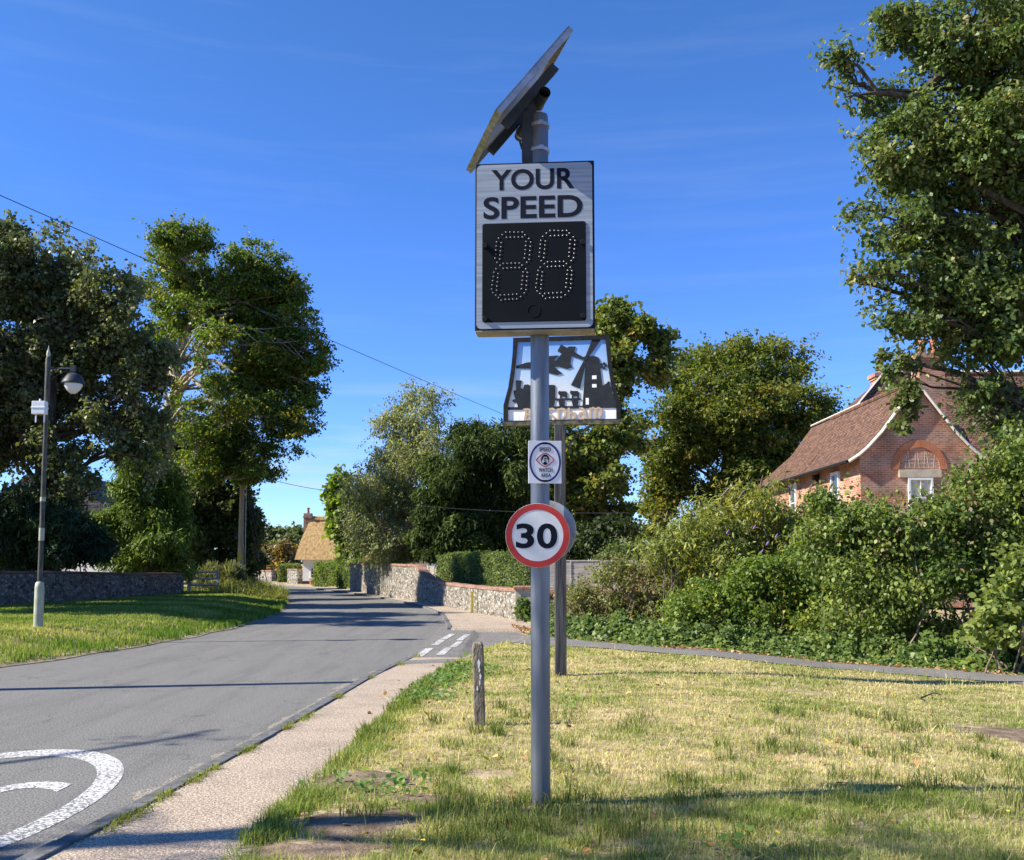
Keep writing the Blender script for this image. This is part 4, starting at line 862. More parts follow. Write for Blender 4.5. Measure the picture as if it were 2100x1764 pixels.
xf(MB().box((0, 0.088, -Hd/2-0.008), (Wd+0.004, 0.165, 0.008)), PM).build('base_plate', M['under'], dp)
xf(MB().prism(rrect(-Wd/2+0.006, Wd/2-0.008, -Hd/2+0.006, Hd/2-0.008, 0.035), -0.002, 0.003), PM).build('face_sheet', M['sheet'], dp)
a0, a1 = f2(442, 350), f2(1248, 142); xf(MB().text('YOUR', f2(442, 250)[0], f2(1248, 250)[0], f2(845, 337)[1], f2(845, 138)[1], -0.0025, 0.0015, 0.022), PM).build('lettering', M['ink'], dp, recalc=False)
xf(MB().text('SPEED', f2(365, 500)[0], f2(1325, 500)[0], f2(845, 608)[1], f2(845, 396)[1], -0.0025, 0.0015, 0.022), PM).build('lettering', M['ink'], dp, recalc=False)
sl, st = f2(355, 665); sr, sb = f2(1355, 1565)
xf(MB().prism(rrect(sl, sr, sb, st, 0.018), -0.010, 0.0), PM).build('screen', M['screen'], dp, bevel=0.003)
def ledpts():
    o = []
    def seg(a, b, n):
        for k in range(n): t = k/(n-1); o.append((a[0]+(b[0]-a[0])*t, a[1]+(b[1]-a[1])*t))
    seg((585, 745), (745, 745), 5); seg((770, 770), (808, 805), 2); seg((825, 838), (810, 1000), 5); seg((780, 832), (765, 988), 5); seg((788, 1028), (788, 1028), 2)
    seg((590, 795), (745, 790), 5); seg((550, 770), (515, 802), 2); seg((495, 838), (480, 990), 5); seg((540, 845), (525, 1000), 5); seg((500, 1030), (560, 1085), 3)
    seg((560, 1040), (715, 1035), 5); seg((598, 1083), (715, 1078), 4); seg((742, 1055), (778, 1090), 2); seg((793, 1122), (780, 1283), 5); seg((752, 1118), (735, 1275), 5); seg((763, 1313), (763, 1313), 2)
    seg((490, 1090), (490, 1090), 2); seg((470, 1122), (446, 1280), 5); seg((510, 1135), (495, 1290), 5); seg((460, 1312), (540, 1382), 4); seg((532, 1335), (690, 1325), 5); seg((728, 1348), (728, 1348), 2); seg((580, 1375), (690, 1370), 4)
    return sorted(set(o))
for dxz, dyz in ((0, 0), (427, -17)):
    mb = MB()
    for q in ledpts():
        x, z = f2(q[0]+dxz+4, q[1]+dyz); n = 8
        r = 0.0068; vs = [(x+r*math.cos(2*math.pi*k/n), -0.010, z+r*math.sin(2*math.pi*k/n)) for k in range(n)]+[(x+r*math.cos(2*math.pi*k/n), -0.0125, z+r*math.sin(2*math.pi*k/n)) for k in range(n)]+[(x+0.6*r*math.cos(2*math.pi*k/n), -0.0145, z+0.6*r*math.sin(2*math.pi*k/n)) for k in range(n)]
        mb.add(vs, [[k, (k+1) % n, n+(k+1) % n, n+k] for k in range(n)]+[[n+k, n+(k+1) % n, 2*n+(k+1) % n, 2*n+k] for k in range(n)]+[[2*n+k for k in range(n)]])
    xf(mb, PM).build('digit_lights', M['led'], dp)
for q in ((383, 875), (1328, 838), (385, 1557), (1325, 1525)):
    x, z = f2(*q); xf(MB().prism(circ(x, z, 0.019, None, 16), -0.030, -0.010), PM).build('bolt', M['black'], dp, bevel=0.003)
x, z = f2(852, 1475); xf(MB().ring(circ(x, z, 0.045), circ(x, z, 0.040), -0.013, -0.010), PM).build('sensor_ring', M['black'], dp)
# solar panel on its tube
Yn = pb.y-0.42; A = P(1017, 223, Yn); Cc = G(956, 348, A.z); vd = (Cc-A); hn = Vector((vd.y, -vd.x, 0)).normalized()
rr = ray(1166, 52); kx_ = rr[0]/rr[1]; aa = (kx_*A.y-A.x)/(hn.x-kx_*hn.y); Bx = A+hn*aa; B_ = Vector((Bx.x, Bx.y, P(1166, 52, Bx.y).z)); D_ = B_+Cc-A
ud = (B_-A); nn_ = vd.normalized().cross(ud.normalized()); nn_ = nn_ if nn_.z > 0 else -nn_
def slab(a, b, c, d, t0, t1): 
    return MB().add([q+nn_*t0 for q in (a, b, c, d)]+[q+nn_*t1 for q in (a, b, c, d)], [[0, 1, 2, 3], [4, 5, 6, 7], [0, 1, 5, 4], [1, 2, 6, 5], [2, 3, 7, 6], [3, 0, 4, 7]])
def uvp(u, v_): return A+ud*u+vd*v_
so_ = slab(A, B_, D_, Cc, -0.012, -0.004).build('solar_panel', M['alu'], sp); so_['label'] = 'tilted solar panel seen from below, edge stained green'
fr = MB()
for q in (((0, 0), (1, 0), (1, .03), (0, .03)), ((0, .97), (1, .97), (1, 1), (0, 1)), ((.97, .03), (1, .03), (1, .97), (.97, .97))):
    e = slab(*[uvp(*p) for p in q], -0.046, 0.001); fr.add(e.v, e.f)
fr.build('frame', M['alu'], so_)
slab(uvp(-.002, .03), uvp(.03, .03), uvp(.03, .97), uvp(-.002, .97), -0.046, 0.001).build('lower_frame', M['algae'], so_)
slab(uvp(.03, .03), uvp(.97, .03), uvp(.97, .97), uvp(.03, .97), -0.004, 0.0).build('cells', M['pv'], so_)
E1_ = uvp(.52, .16)-nn_*0.155; E2_ = uvp(.52, .86)-nn_*0.155
br = MB(); t8 = MB(); t8.tube([E1_, E2_], 0.040, 20, False); t8.tube([E1_, E2_], 0.033, 20, False)
t8.build('mounting_tube', M['dkgrey'], sp, smooth=True, recalc=False)
for vv_ in (.30, .74):
    e = slab(uvp(.14, vv_-.02), uvp(.86, vv_-.02), uvp(.86, vv_+.02), uvp(.14, vv_+.02), -0.112, -0.048); e.build('rail', M['dkgrey'], so_)
    q = uvp(.52, vv_+.045); w_ = uvp(.52, vv_+.07); MB().tube([q-nn_*.155, w_-nn_*.155], 0.046, 16).build('clamp', M['alu'], so_)
ch_x = P(1084, 280, pb.y+0.02).x
MB().box((ch_x, pb.y+0.01, (P(1084, 232, pb.y).z+P(1084, 400, pb.y).z)/2), (0.095, 0.10, P(1084, 232, pb.y).z-P(1084, 400, pb.y).z)).build('bracket', M['dkgrey'], sp, bevel=0.006)
mid = (E1_+E2_)/2; MB().box((ch_x+0.02, pb.y+0.01, (mid.z+P(1084, 232, pb.y).z)/2), (0.07, 0.09, abs(mid.z-P(1084, 232, pb.y).z)+0.05)).build('bracket', M['dkgrey'], sp, bevel=0.006)
for yy in (260, 311):
    z = P(1105, yy, pb.y).z; mb = MB().lathe([(PR*0.97, z-0.013), (PR+0.007, z-0.012), (PR+0.007, z+0.012), (PR*0.97, z+0.013)], (pb.x, pb.y, 0), 28); mb.box((pb.x+0.01, pb.y-PR-0.008, z), (0.035, 0.02, 0.03)); mb.build('band', M['alu'], sp, smooth=True)
MB().tube([E2_+Vector((0, 0, -.03)), E2_+Vector((0.02, 0, -.10)), Vector((ch_x-.03, pb.y, E2_.z-.12)), Vector((ch_x, pb.y, E2_.z-.16))], 0.008, 6).build('cable', M['wire'], sp)
# speed watch plate
d4 = lambda zx, zy: ((1400+zx*.28349)/1.431, (1250+zy*.28349)/1.431)
Yp = pb.y-PR-0.03; pc = P(*d4(703, 375), Yp); s4 = .28349/1.431*Yp/F
WM = Matrix.Translation(pc) @ Matrix.Rotation(R(4), 4, 'Z')
q4 = lambda zx, zy: ((zx-703)*s4, (375-zy)*s4)
wp = xf(MB().box((0, 0.004, 0), (348*s4, 0.008, 446*s4)), WM).build('watch_plate', M['plate'], sp, bevel=0.002); wp['label'] = 'white plate reading SPEED WATCH AREA inside a navy ring'
e = 375; cx_, cz_ = q4(705, 375)
xf(MB().ring(circ(cx_, cz_, 165*s4, 210*s4), circ(cx_, cz_, 146*s4, 190*s4), -0.0025, 0.0), WM).build('ring', M['signblue'], wp)
for sg in (1, -1):
    arc = [(cx_+158*s4*math.cos(t), cz_+sg*204*s4*math.sin(t)) for t in np.linspace(R(66), R(114), 15)]
    xf(MB().prism(arc, -0.0040, -0.0026), WM).build('ring', M['ink'], wp)
def t4(txt, x0, x1, z0, z1, off=0.015): xf(MB().text(txt, q4(x0, 0)[0], q4(x1, 0)[0], q4(0, z0)[1], q4(0, z1)[1], -0.0006, 0.0015, off), WM).build('lettering', M['ink'], wp, recalc=False)
t4('SPEED', 645, 765, 264, 222); t4('WATCH', 638, 780, 478, 436); t4('AREA', 658, 765, 532, 494)
def eye(k):
    o = []
    for sg in (1, -1):
        for t in np.linspace(-1, 1, 17)[:-1]:
            o.append((q4(705, 0)[0]+sg*-1*t*-1*100*s4*k*sg*sg, q4(0, 352)[1]+sg*75*s4*k*(1-abs(t)**1.7)))
    return o
def eye(k):
    x_, z_ = q4(705, 352); up_ = [(x_+t*100*s4*k, z_+74*s4*k*(1-abs(t)**1.6)) for t in np.linspace(-1, 1, 17)]; lo_ = [(x_+t*100*s4*k, z_-74*s4*k*(1-abs(t)**1.6)) for t in np.linspace(1, -1, 17)[1:-1]]
    return up_+lo_
xf(MB().ring(eye(1.0), eye(0.86), -0.0022, 0.0), WM).build('eye_outline', M['signred'], wp)
x_, z_ = q4(705, 350); xf(MB().prism(circ(x_, z_, 43*s4, 55*s4, 32), -0.0022, 0.0), WM).build('pupil', M['ink'], wp)
mb = MB()
for pts in ([(683, 345), (690, 322), (720, 322), (728, 345)], [(676, 350), (735, 350), (737, 372), (674, 372)], [(676, 374), (688, 374), (688, 386), (678, 386)], [(722, 374), (734, 374), (733, 386), (722, 386)]):
    mb.prism([q4(*p) for p in pts], -0.0034, -0.0023)
xf(mb, WM).build('car_symbol', M['plate'], wp)
mb = MB()
for pts in ([(690, 342), (694, 328), (717, 328), (722, 342)], [(690, 356), (720, 356), (720, 366), (690, 366)]): mb.prism([q4(*p) for p in pts], -0.0042, -0.0035)
xf(mb, WM).build('car_symbol', M['ink'], wp)
# 30 roundel and the second disc behind the pole
Yr = pb.y-PR-0.055; rc3 = P(*d4(627, 1134), Yr); s5 = .28349/1.431*Yr/F; rad = 332*s5
RM = Matrix.Translation(rc3) @ Matrix.Rotation(R(-1), 4, 'Z')
q5 = lambda zx, zy: ((zx-627)*s5, (1134-zy)*s5)
sg = xf(MB().prism(circ(0, 0, rad, None, 72), 0.0, 0.012), RM).build('speed_limit_disc', M['signwhite'], sp, bevel=0.002); sg['label'] = 'round red bordered 30 sign'
xf(MB().ring(circ(0, 0, rad*0.992, None, 72), circ(0, 0, 266*s5, None, 72), -0.0025, 0.0), RM).build('red_border', M['signred'], sg)
xf(MB().text('3', q5(402, 0)[0], q5(592, 0)[0], q5(0, 1268)[1], q5(0, 1010)[1], -0.0006, 0.0015, 0.026), RM).build('numeral', M['ink'], sg, recalc=False)
xf(MB().text('0', q5(620, 0)[0], q5(830, 0)[0], q5(0, 1270)[1], q5(0, 1010)[1], -0.0006, 0.0015, 0.026), RM).build('numeral', M['ink'], sg, recalc=False)
for cz in (0.06, -0.06): xf(MB().box((0, 0.03, cz), (0.14, 0.05, 0.03)), RM).build('clip', M['alu'], sg)
Yb = pb.y+PR+0.06; rb3 = P(*d4(714, 1086), Yb)
BM = Matrix.Translation(rb3) @ Matrix.Rotation(R(-14), 4, 'Z')
bd_ = xf(MB().prism(circ(0, 0, rad*0.985, None, 64), 0.0, 0.012), BM).build('rear_disc', M['alu'], sp, bevel=0.003); bd_['label'] = 'back of a second grey disc behind the 30 sign'
for cz in (0.07, -0.09): xf(MB().box((-0.02, -0.02, cz), (0.26, 0.035, 0.03)), BM).build('clip', M['dkgrey'], bd_)

# ---- village sign
vb = GR(1150, 1386); s3 = .2381/1.431*vb.y/F
vs_ = thing('village_sign', 'painted village sign with windmill and aeroplane silhouettes on a dark square timber post', 'village sign', tuple(vb))
dy3 = lambda zy: (960+zy*.2381)/1.431
zc3 = P(1150.6, dy3(650), vb.y).z; xc3 = P(1150.6, dy3(650), vb.y).x
VM = Matrix.Translation((xc3, vb.y-0.02, zc3)) @ Matrix.Rotation(R(-7.5), 4, 'Z')
q3 = lambda zx, zy: ((zx-1035)*s3, (650-zy)*s3)
def V3(pts): return [q3(*p) for p in pts]
pw = 23*vb.y/F; pt = P(1150, dy3(1205), vb.y).z
MB().box((vb.x, vb.y, (pt+vb.z-0.3)/2), (pw, pw, pt-vb.z+0.3)).build('post', M['oak'], vs_, bevel=0.008)
out3 = [(435, 108), (1640, 108), (1650, 300), (1668, 500), (1705, 740), (1735, 860), (1765, 960), (1765, 1205), (312, 1205), (312, 960), (340, 860), (372, 740), (408, 500), (428, 300)]
in3 = [(490, 160), (1590, 160), (1600, 300), (1618, 500), (1655, 740), (1685, 860), (1715, 965), (1715, 1158), (368, 1158), (368, 965), (392, 860), (424, 740), (458, 500), (478, 300)]
xf(MB().ring(V3(out3), V3(in3), -0.022, 0.07), VM).build('frame', M['iron'], vs_)
xf(MB().prism([q3(312, 1172), q3(1765, 1172), q3(1765, 1222), q3(312, 1222)], -0.04, 0.09), VM).build('bottom_rail', M['mossframe'], vs_)
m, t_, p_ = newmat('painted sky board'); tc = N(t_, 'ShaderNodeTexCoord'); sx = N(t_, 'ShaderNodeSeparateXYZ'); t_.links.new(tc.outputs['Object'], sx.inputs[0])
mr = N(t_, 'ShaderNodeMapRange'); mr.inputs[1].default_value = q3(0, 820)[1]+zc3-vb.z; mr.inputs[2].default_value = q3(0, 160)[1]+zc3-vb.z; t_.links.new(sx.outputs[2], mr.inputs[0])
rp = ramp(t_, [(0.0, (0.88, 0.89, 0.87)), (0.4, (0.60, 0.78, 0.94)), (1.0, (0.24, 0.50, 0.92))]); nz_ = N(t_, 'ShaderNodeTexNoise'); nz_.inputs['Scale'].default_value = 6
mp_ = N(t_, 'ShaderNodeMapping'); mp_.inputs['Scale'].default_value = (2, 2, 0.4); t_.links.new(tc.outputs['Object'], mp_.inputs[0]); t_.links.new(mp_.outputs[0], nz_.inputs['Vector'])
ma = N(t_, 'ShaderNodeMath', operation='MULTIPLY_ADD'); ma.inputs[1].default_value = 0.25; t_.links.new(nz_.outputs[0], ma.inputs[0]); t_.links.new(mr.outputs[0], ma.inputs[2]); sb_ = N(t_, 'ShaderNodeMath', operation='SUBTRACT'); sb_.inputs[1].default_value = 0.125
t_.links.new(ma.outputs[0], sb_.inputs[0]); t_.links.new(sb_.outputs[0], rp.inputs[0]); t_.links.new(rp.outputs[0], p_.inputs['Base Color']); p_.inputs['Roughness'].default_value = 0.5
tr_ = N(t_, 'ShaderNodeBsdfTranslucent'); t_.links.new(rp.outputs[0], tr_.inputs[0]); ms_ = N(t_, 'ShaderNodeMixShader'); ms_.inputs[0].default_value = 0.35
t_.links.new(p_.outputs[0], ms_.inputs[1]); t_.links.new(tr_.outputs[0], ms_.inputs[2]); t_.links.new(ms_.outputs[0], t_.nodes['Material Output'].inputs[0]); M['skyboard'] = m
xf(MB().prism(V3([(485, 155), (1595, 155), (1605, 300), (1623, 500), (1660, 740), (1690, 860), (1715, 985), (368, 985), (388, 860), (420, 740), (453, 500), (473, 300)]), 0.004, 0.012), VM).build('board', M['skyboard'], vs_)
xf(MB().prism(V3([(362, 1000), (1720, 1000), (1720, 1165), (362, 1165)]), 0.004, 0.012), VM).build('name_board', M['boardwhite'], vs_)
def sil(name, polys, par=vs_, y0=-0.022, y1=0.0035, mat_='iron2'):
    y0 = y0*0.30; y1 = 0.0035 if y1 > 0 else y1*0.30; mb = MB()
    for p in polys: mb.prism(V3(p), y0, y1)
    return xf(mb, VM).build(name, M[mat_], par)
M['iron2'] = mat('slate grey painted steel', (0.022, 0.026, 0.032), (0.032, 0.036, 0.042), 12, 0.7, spec=0.1)
sil('ground_strip', [[(352, 986), (1728, 986), (1728, 1018), (352, 1018)]], y0=-0.026)
sil('aeroplane', [[(470, 466), (600, 425), (700, 418), (780, 380), (870, 352), (1005, 345), (945, 408), (972, 410), (1045, 322), (990, 290), (1035, 208), (1112, 252), (1135, 236), (1215, 240), (1198, 310), (1168, 360), (1150, 450), (1175, 500), (1110, 520), (1010, 486), (950, 490), (1052, 575), (985, 592), (870, 560), (780, 525), (640, 502), (475, 495)]])
sil('windmill', [[(1338, 480), (1338, 385), (1380, 368), (1450, 362), (1500, 385), (1515, 420), (1520, 500), (1548, 742), (1600, 985), (1300, 985)]], y0=-0.020)
sil('windmill_sails', [[(1430, 140), (1545, 140), (1372, 384), (1338, 372)], [(1322, 410), (1340, 470), (1268, 768), (1158, 722)], [(1200, 306), (1312, 376), (1305, 408), (1168, 358)], [(1300, 380), (1350, 360), (1370, 395), (1330, 430)]], y0=-0.030)
sil('church', [[(1546, 745), (1606, 705), (1612, 690), (1636, 690), (1640, 742), (1664, 772), (1668, 848), (1700, 850), (1727, 985), (1590, 985)]], y0=-0.018)
mb = MB()
for k in range(5): a_ = k*2*math.pi/5; mb.prism([q3(1560+30*math.cos(a_)+17*math.cos(b_), 490+30*math.sin(a_)+17*math.sin(b_)) for b_ in np.linspace(0, 2*math.pi, 9)[:-1]], -0.006-0.0008*k, 0.0035)
mb.prism(V3([(1515, 500), (1545, 480), (1555, 500), (1520, 525)]), -0.0045, 0.0035); xf(mb, VM).build('fantail', M['iron2'], vs_)
for x, y, w_, h_ in ((1420, 610, 55, 45), (1420, 718, 55, 42), (1340, 890, 38, 82)): sil('window', [[(x, y), (x+w_, y), (x+w_, y+h_), (x, y+h_)]], y0=-0.024, y1=-0.0205, mat_='boardwhite')
sil('steam_train', [[(440, 778), (472, 770), (468, 650), (540, 650), (526, 742), (556, 760), (570, 706), (622, 702), (640, 715), (940, 715), (962, 725), (962, 880), (946, 985), (492, 985), (482, 935), (430, 922), (424, 895), (460, 882), (442, 812)]], y0=-0.020)
for ox in (0, 148):
    sil('sheep', [[(996+ox, 812), (1008+ox, 790), (1026+ox, 798), (1090+ox, 798), (1112+ox, 818), (1108+ox, 885), (1090+ox, 885), (1086+ox, 866), (1044+ox, 866), (1036+ox, 885), (1018+ox, 885), (1020+ox, 850), (1002+ox, 836)]])
sil('cart', [[(940, 888), (1270, 888), (1290, 912), (1250, 912), (1240, 985), (1178, 985), (1165, 912), (1082, 912), (1076, 985), (1012, 985), (1002, 912), (942, 912)]], y0=-0.018)
def letter(strokes):
    mb = MB()
    for k, (pts, wd) in enumerate(strokes): mb.ribbon(V3(pts), [w_*s3 for w_ in wd] if hasattr(wd, '__len__') else wd*s3, -0.010-0.0012*k, 0.0035)
    return xf(mb, VM).build('letter', M['tan'], vs_)
def arc3(cx, cy, rx, ry, a0, a1, n=12): return [(cx+rx*math.cos(R(t)), cy+ry*math.sin(R(t))) for t in np.linspace(a0, a1, n)]
letter([([(582, 1012), (596, 1050), (590, 1100), (578, 1150)], 28), ([(560, 1020), (600, 1014), (640, 1020), (655, 1045), (640, 1070), (600, 1084)], 22), ([(600, 1086), (650, 1086), (668, 1115), (648, 1148), (600, 1152), (570, 1150)], [20, 24, 30, 26, 20, 14])])
letter([(arc3(745, 1105, 42, 45, -40, 300), 26), ([(715, 1012), (760, 1020), (790, 1070), (800, 1152)], [14, 26, 30, 26])])
letter([([(868, 1015), (868, 1150)], 28), ([(868, 1040), (890, 1022), (925, 1015), (958, 1030)], [24, 28, 26, 18]), ([(890, 1080), (930, 1110), (955, 1150)], 26)])
letter([([(1000, 1012), (1000, 1150)], 28), ([(1000, 1035), (1035, 1016), (1070, 1024), (1084, 1060), (1080, 1105), (1045, 1148)], [20, 24, 30, 32, 28, 14])])
letter([([(1128, 1008), (1132, 1150)], 28), ([(1130, 1088), (1160, 1068), (1195, 1076), (1210, 1105), (1200, 1135), (1172, 1150)], [20, 24, 28, 30, 26, 12])])
letter([(arc3(1290, 1110, 36, 40, 0, 360, 18), 26), ([(1258, 1010), (1300, 1022), (1325, 1060), (1332, 1110), (1345, 1150)], [14, 28, 34, 30, 22])])
letter([([(1398, 1012), (1392, 1150)], 28), ([(1395, 1035), (1430, 1014), (1462, 1030), (1458, 1148)], [20, 26, 30, 24]), ([(1460, 1035), (1495, 1014), (1525, 1030), (1525, 1100), (1500, 1142), (1520, 1150)], [20, 26, 30, 30, 22, 14])])
for sgn in (-1, 1):
    pts = [(1035+sgn*90, 1520), (1035+sgn*110, 1450), (1035+sgn*190, 1340), (1035+sgn*330, 1250), (1035+sgn*480, 1205), (1035+sgn*590, 1210), (1035+sgn*665, 1240), (1035+sgn*675, 1285), (1035+sgn*640, 1305)]
    xf(MB().tube([(x, 0.02, z) for x, z in V3(pts)], 0.016, 8), VM).build('scroll_bracket', M['mossframe'], vs_, smooth=True)

# ---- lichened stump post on the lawn
b0 = GR(984, 1488); s = b0.y/F; t = thing('concrete_post', 'short leaning lichened square post with flaking white paint standing on the lawn', 'post', tuple(b0))
bm_ = MB(); hh = P(981, 1316, b0.y).z-b0.z; w2 = 11.5*s
rows = [(-0.1, 1.0), (hh*0.3, 1.0), (hh*0.62, 0.97), (hh*0.84, 0.98), (hh*0.93, 0.98), (hh*0.98, 0.86), (hh, 0.55)]
vs = []; fs = []
for z, k in rows:
    ox = -0.022*z/hh
    for dx, dy in ((-1, -1), (-.8, -1.2), (.8, -1.2), (1, -1), (1, 1), (-1, 1)): vs.append((b0.x+ox+dx*w2*k+random.uniform(-.002, .002), b0.y+dy*w2*0.9*k, b0.z+z))
for i in range(len(rows)-1): fs += [[i*6+j, i*6+(j+1) % 6, (i+1)*6+(j+1) % 6, (i+1)*6+j] for j in range(6)]
fs += [[5, 4, 3, 2, 1, 0], [len(vs)-6+j for j in range(6)]]
bm_.add(vs, fs).build('shaft', M['conc'], t, bevel=0.006)
for k, (px, py, rx, ry) in enumerate([(982, 1362, 2.6, 9), (985, 1388, 1.8, 6), (983, 1374, 1.6, 5), (979, 1412, 1.6, 5), (984, 1400, 1.2, 5)]):
    c = P(px, py, b0.y-w2*1.2); MB().prism([(c.x+rx*s*(1+.3*math.sin(3*a+k))*math.cos(a), c.z+ry*s*(1+.25*math.sin(5*a+k))*math.sin(a)) for a in np.linspace(0, 2*math.pi, 14)[:-1]], c.y+0.004, c.y+0.030).build('paint_flake', M['flake'], t)

# ---- street lamp
lb = GR(78, 1290); Yl = lb.y; s = Yl/F
t = thing('street_lamp', 'tall street lamp with black column, pale green base and hanging bell lantern', 'street lamp', tuple(lb))
zb = P(80, 1193, Yl).z; zt_ = P(98, 732, Yl).z; Zl = lambda py: P(90, py, Yl).z
MB().lathe([(9.4*s, lb.z-0.2), (9.2*s, zb-0.12), (8.2*s, zb-0.03), (5.5*s, zb), (3*s, zb+0.01)], (lb.x, lb.y, 0), 20).build('base_column', M['lampgreen'], t, smooth=True)
MB().lathe([(5*s, zb-0.05), (4.6*s, Zl(1000)), (4.2*s, Zl(830)), (5.2*s, Zl(825)), (5.2*s, Zl(738)), (4*s, zt_)], (lb.x, lb.y, 0), 16).build('column', M['lampblack'], t, smooth=True)
MB().lathe([(2.5*s, zt_-0.02), (4.2*s, zt_+0.06), (3*s, zt_+0.12), (1.2*s, zt_+0.17), (0.6*s, zt_+0.25)], (lb.x, lb.y, 0), 12).build('finial', M['lampgreen'], t, smooth=True)
za = Zl(756); xe = P(152, 756, Yl).x; xo = P(150, 756, Yl).x
MB().tube([(lb.x, Yl, za), (xe, Yl, za)], 1.9*s, 8).tube([(lb.x+.02, Yl, za-0.32), (lb.x+0.12, Yl, za-0.20), (lb.x+0.3, Yl, za-0.09), (xe-0.12, Yl, za-0.03)], 0.9*s, 6).box((xe-0.02, Yl, za), (0.09, 0.09, 0.14)).build('arm', M['dkgrey'], t)
lx_ = P(150.5, 790, Yl).x; ln_ = MB().lathe([(0.03, za-0.05), (0.035, Zl(768)+0.04), (0.13, Zl(768)), (16*s, Zl(773)), (21*s, Zl(780)), (23.5*s, Zl(785)), (23.5*s, Zl(787)), (18*s, Zl(788))], (lx_, Yl, 0), 24).build('lantern', M['dkgrey'], t, smooth=True)
MB().lathe([(18*s, Zl(787)), (17.5*s, Zl(792)), (13*s, Zl(800)), (6*s, Zl(807)), (2*s, Zl(808))], (lx_, Yl, 0), 24).build('glass_bowl', M['opal'], ln_, smooth=True)
bx = P(87, 838, Yl).x; cb = MB().box((bx, Yl-0.12, Zl(838.5)), (27*s, 0.16, 27*s)).box((bx, Yl-0.12, Zl(838.5)), (29*s, 0.18, 3*s)).build('control_box', M['plate'], t, bevel=0.01)
for dx, za_, zb_, r_ in ((-7, 850, 868, 1.7), (10, 850, 868, 1.7), (0, 828, 820, 2)): MB().tube([(bx+dx*s, Yl-.12, Zl(za_)), (bx+dx*s, Yl-.12, Zl(zb_))], r_*s, 8).build('conduit', M['plate'], cb)
for py, h_ in ((1096, 26), (1024, 9)):
    z = Zl(py); MB().lathe([(5.2*s, z-h_*s/2), (5.4*s, z-h_*s/2), (5.4*s, z+h_*s/2), (5.2*s, z+h_*s/2)], (lb.x, lb.y, 0), 16).build('sticker', M['lampgreen'], t)

# ---- telegraph poles, wires, marker post
def telegraph(loc, top, r, label):
    t = thing('telegraph_pole', label, 'telegraph pole', tuple(loc))
    MB().lathe([(r*1.15, loc[2]-0.2), (r, loc[2]+2.5), (r*0.78, top-0.05), (r*0.4, top)], (loc[0], loc[1], 0), 14).build('pole', M['polewood'], t, smooth=True)
    return t
pc_ = P(493, 1165, 53); tp = P(497, 962, 53).z; t = telegraph((pc_.x, 53, 0.3), tp, 0.15, 'brown wooden telegraph pole in front of the tall left trees, stays beside it')
MB().box((pc_.x-0.02, 52.83, P(493, 1141, 53).z), (0.20, 0.03, 0.42)).build('number_plate', M['yellow'], t)
MB().tube([(pc_.x+0.25, 53, 0.2), (pc_.x+0.22, 53, tp-0.5)], 0.02, 5).build('cable', M['alu'], t)
for dx in (1.1, 1.5): MB().tube([(pc_.x+dx, 53.3, 0.1), (pc_.x+0.14, 53, tp-0.6)], 0.018, 5).build('stay_wire', M['wire'], t)
telegraph((-10.4, 13.05, 0.25), 6.6, 0.13, 'wooden pole beside the road whose shadow crosses the tarmac')
def wire(label, a, b, sag, r):
    n = 24; pts = [a+(b-a)*i/n+Vector((0, 0, -sag*4*(i/n)*(1-i/n))) for i in range(n+1)]
    return tag(MB().tube(pts, r, 5).build('overhead_wire', M['wire'], uv=False), label, 'wire')
wire('long overhead wire crossing the sky from top left down behind the village sign', P(-60, 374, 28), P(1075, 868, 62), 0.06, 0.014)
wire('overhead wire running right from the telegraph pole towards the maple', Vector((pc_.x, 53, tp-0.15)), P(700, 1010, 63), 0.15, 0.016)
wire('thin overhead wire in front of the dark yew, behind the 30 sign', P(860, 1037, 43), P(1290, 1052, 30), 0.1, 0.007)
b0 = P(967, 1243, 37.0); c = Vector((-1.75+0.12, 36.0, 0.06)); c = P(967, 1240, 35.6)
c = P(968, 1236, 33.0)
t = MB().box((c.x, 33.0, 0.40), (0.075, 0.05, 0.72)).build('marker_post', M['yellow'], bevel=0.01); tag(t, 'slim yellow green marker post standing against the flint wall', 'marker post')
g = GR(2720/1.431*1.0, 2045/1.431)
t = MB().tube([GR(1875, 1429)+Vector((0, 0, .03)), GR(1890, 1441)+Vector((0, 0, .06)), GR(1915, 1437)+Vector((0, 0, .10)), GR(1930, 1432)+Vector((0, 0, .05)), GR(1955, 1440)+Vector((0, 0, .03))], [.012, .012, .010, .007, .004], 6).build('fallen_branch', M['twig']); tag(t, 'thin bare fallen branch lying on the dry lawn', 'branch')

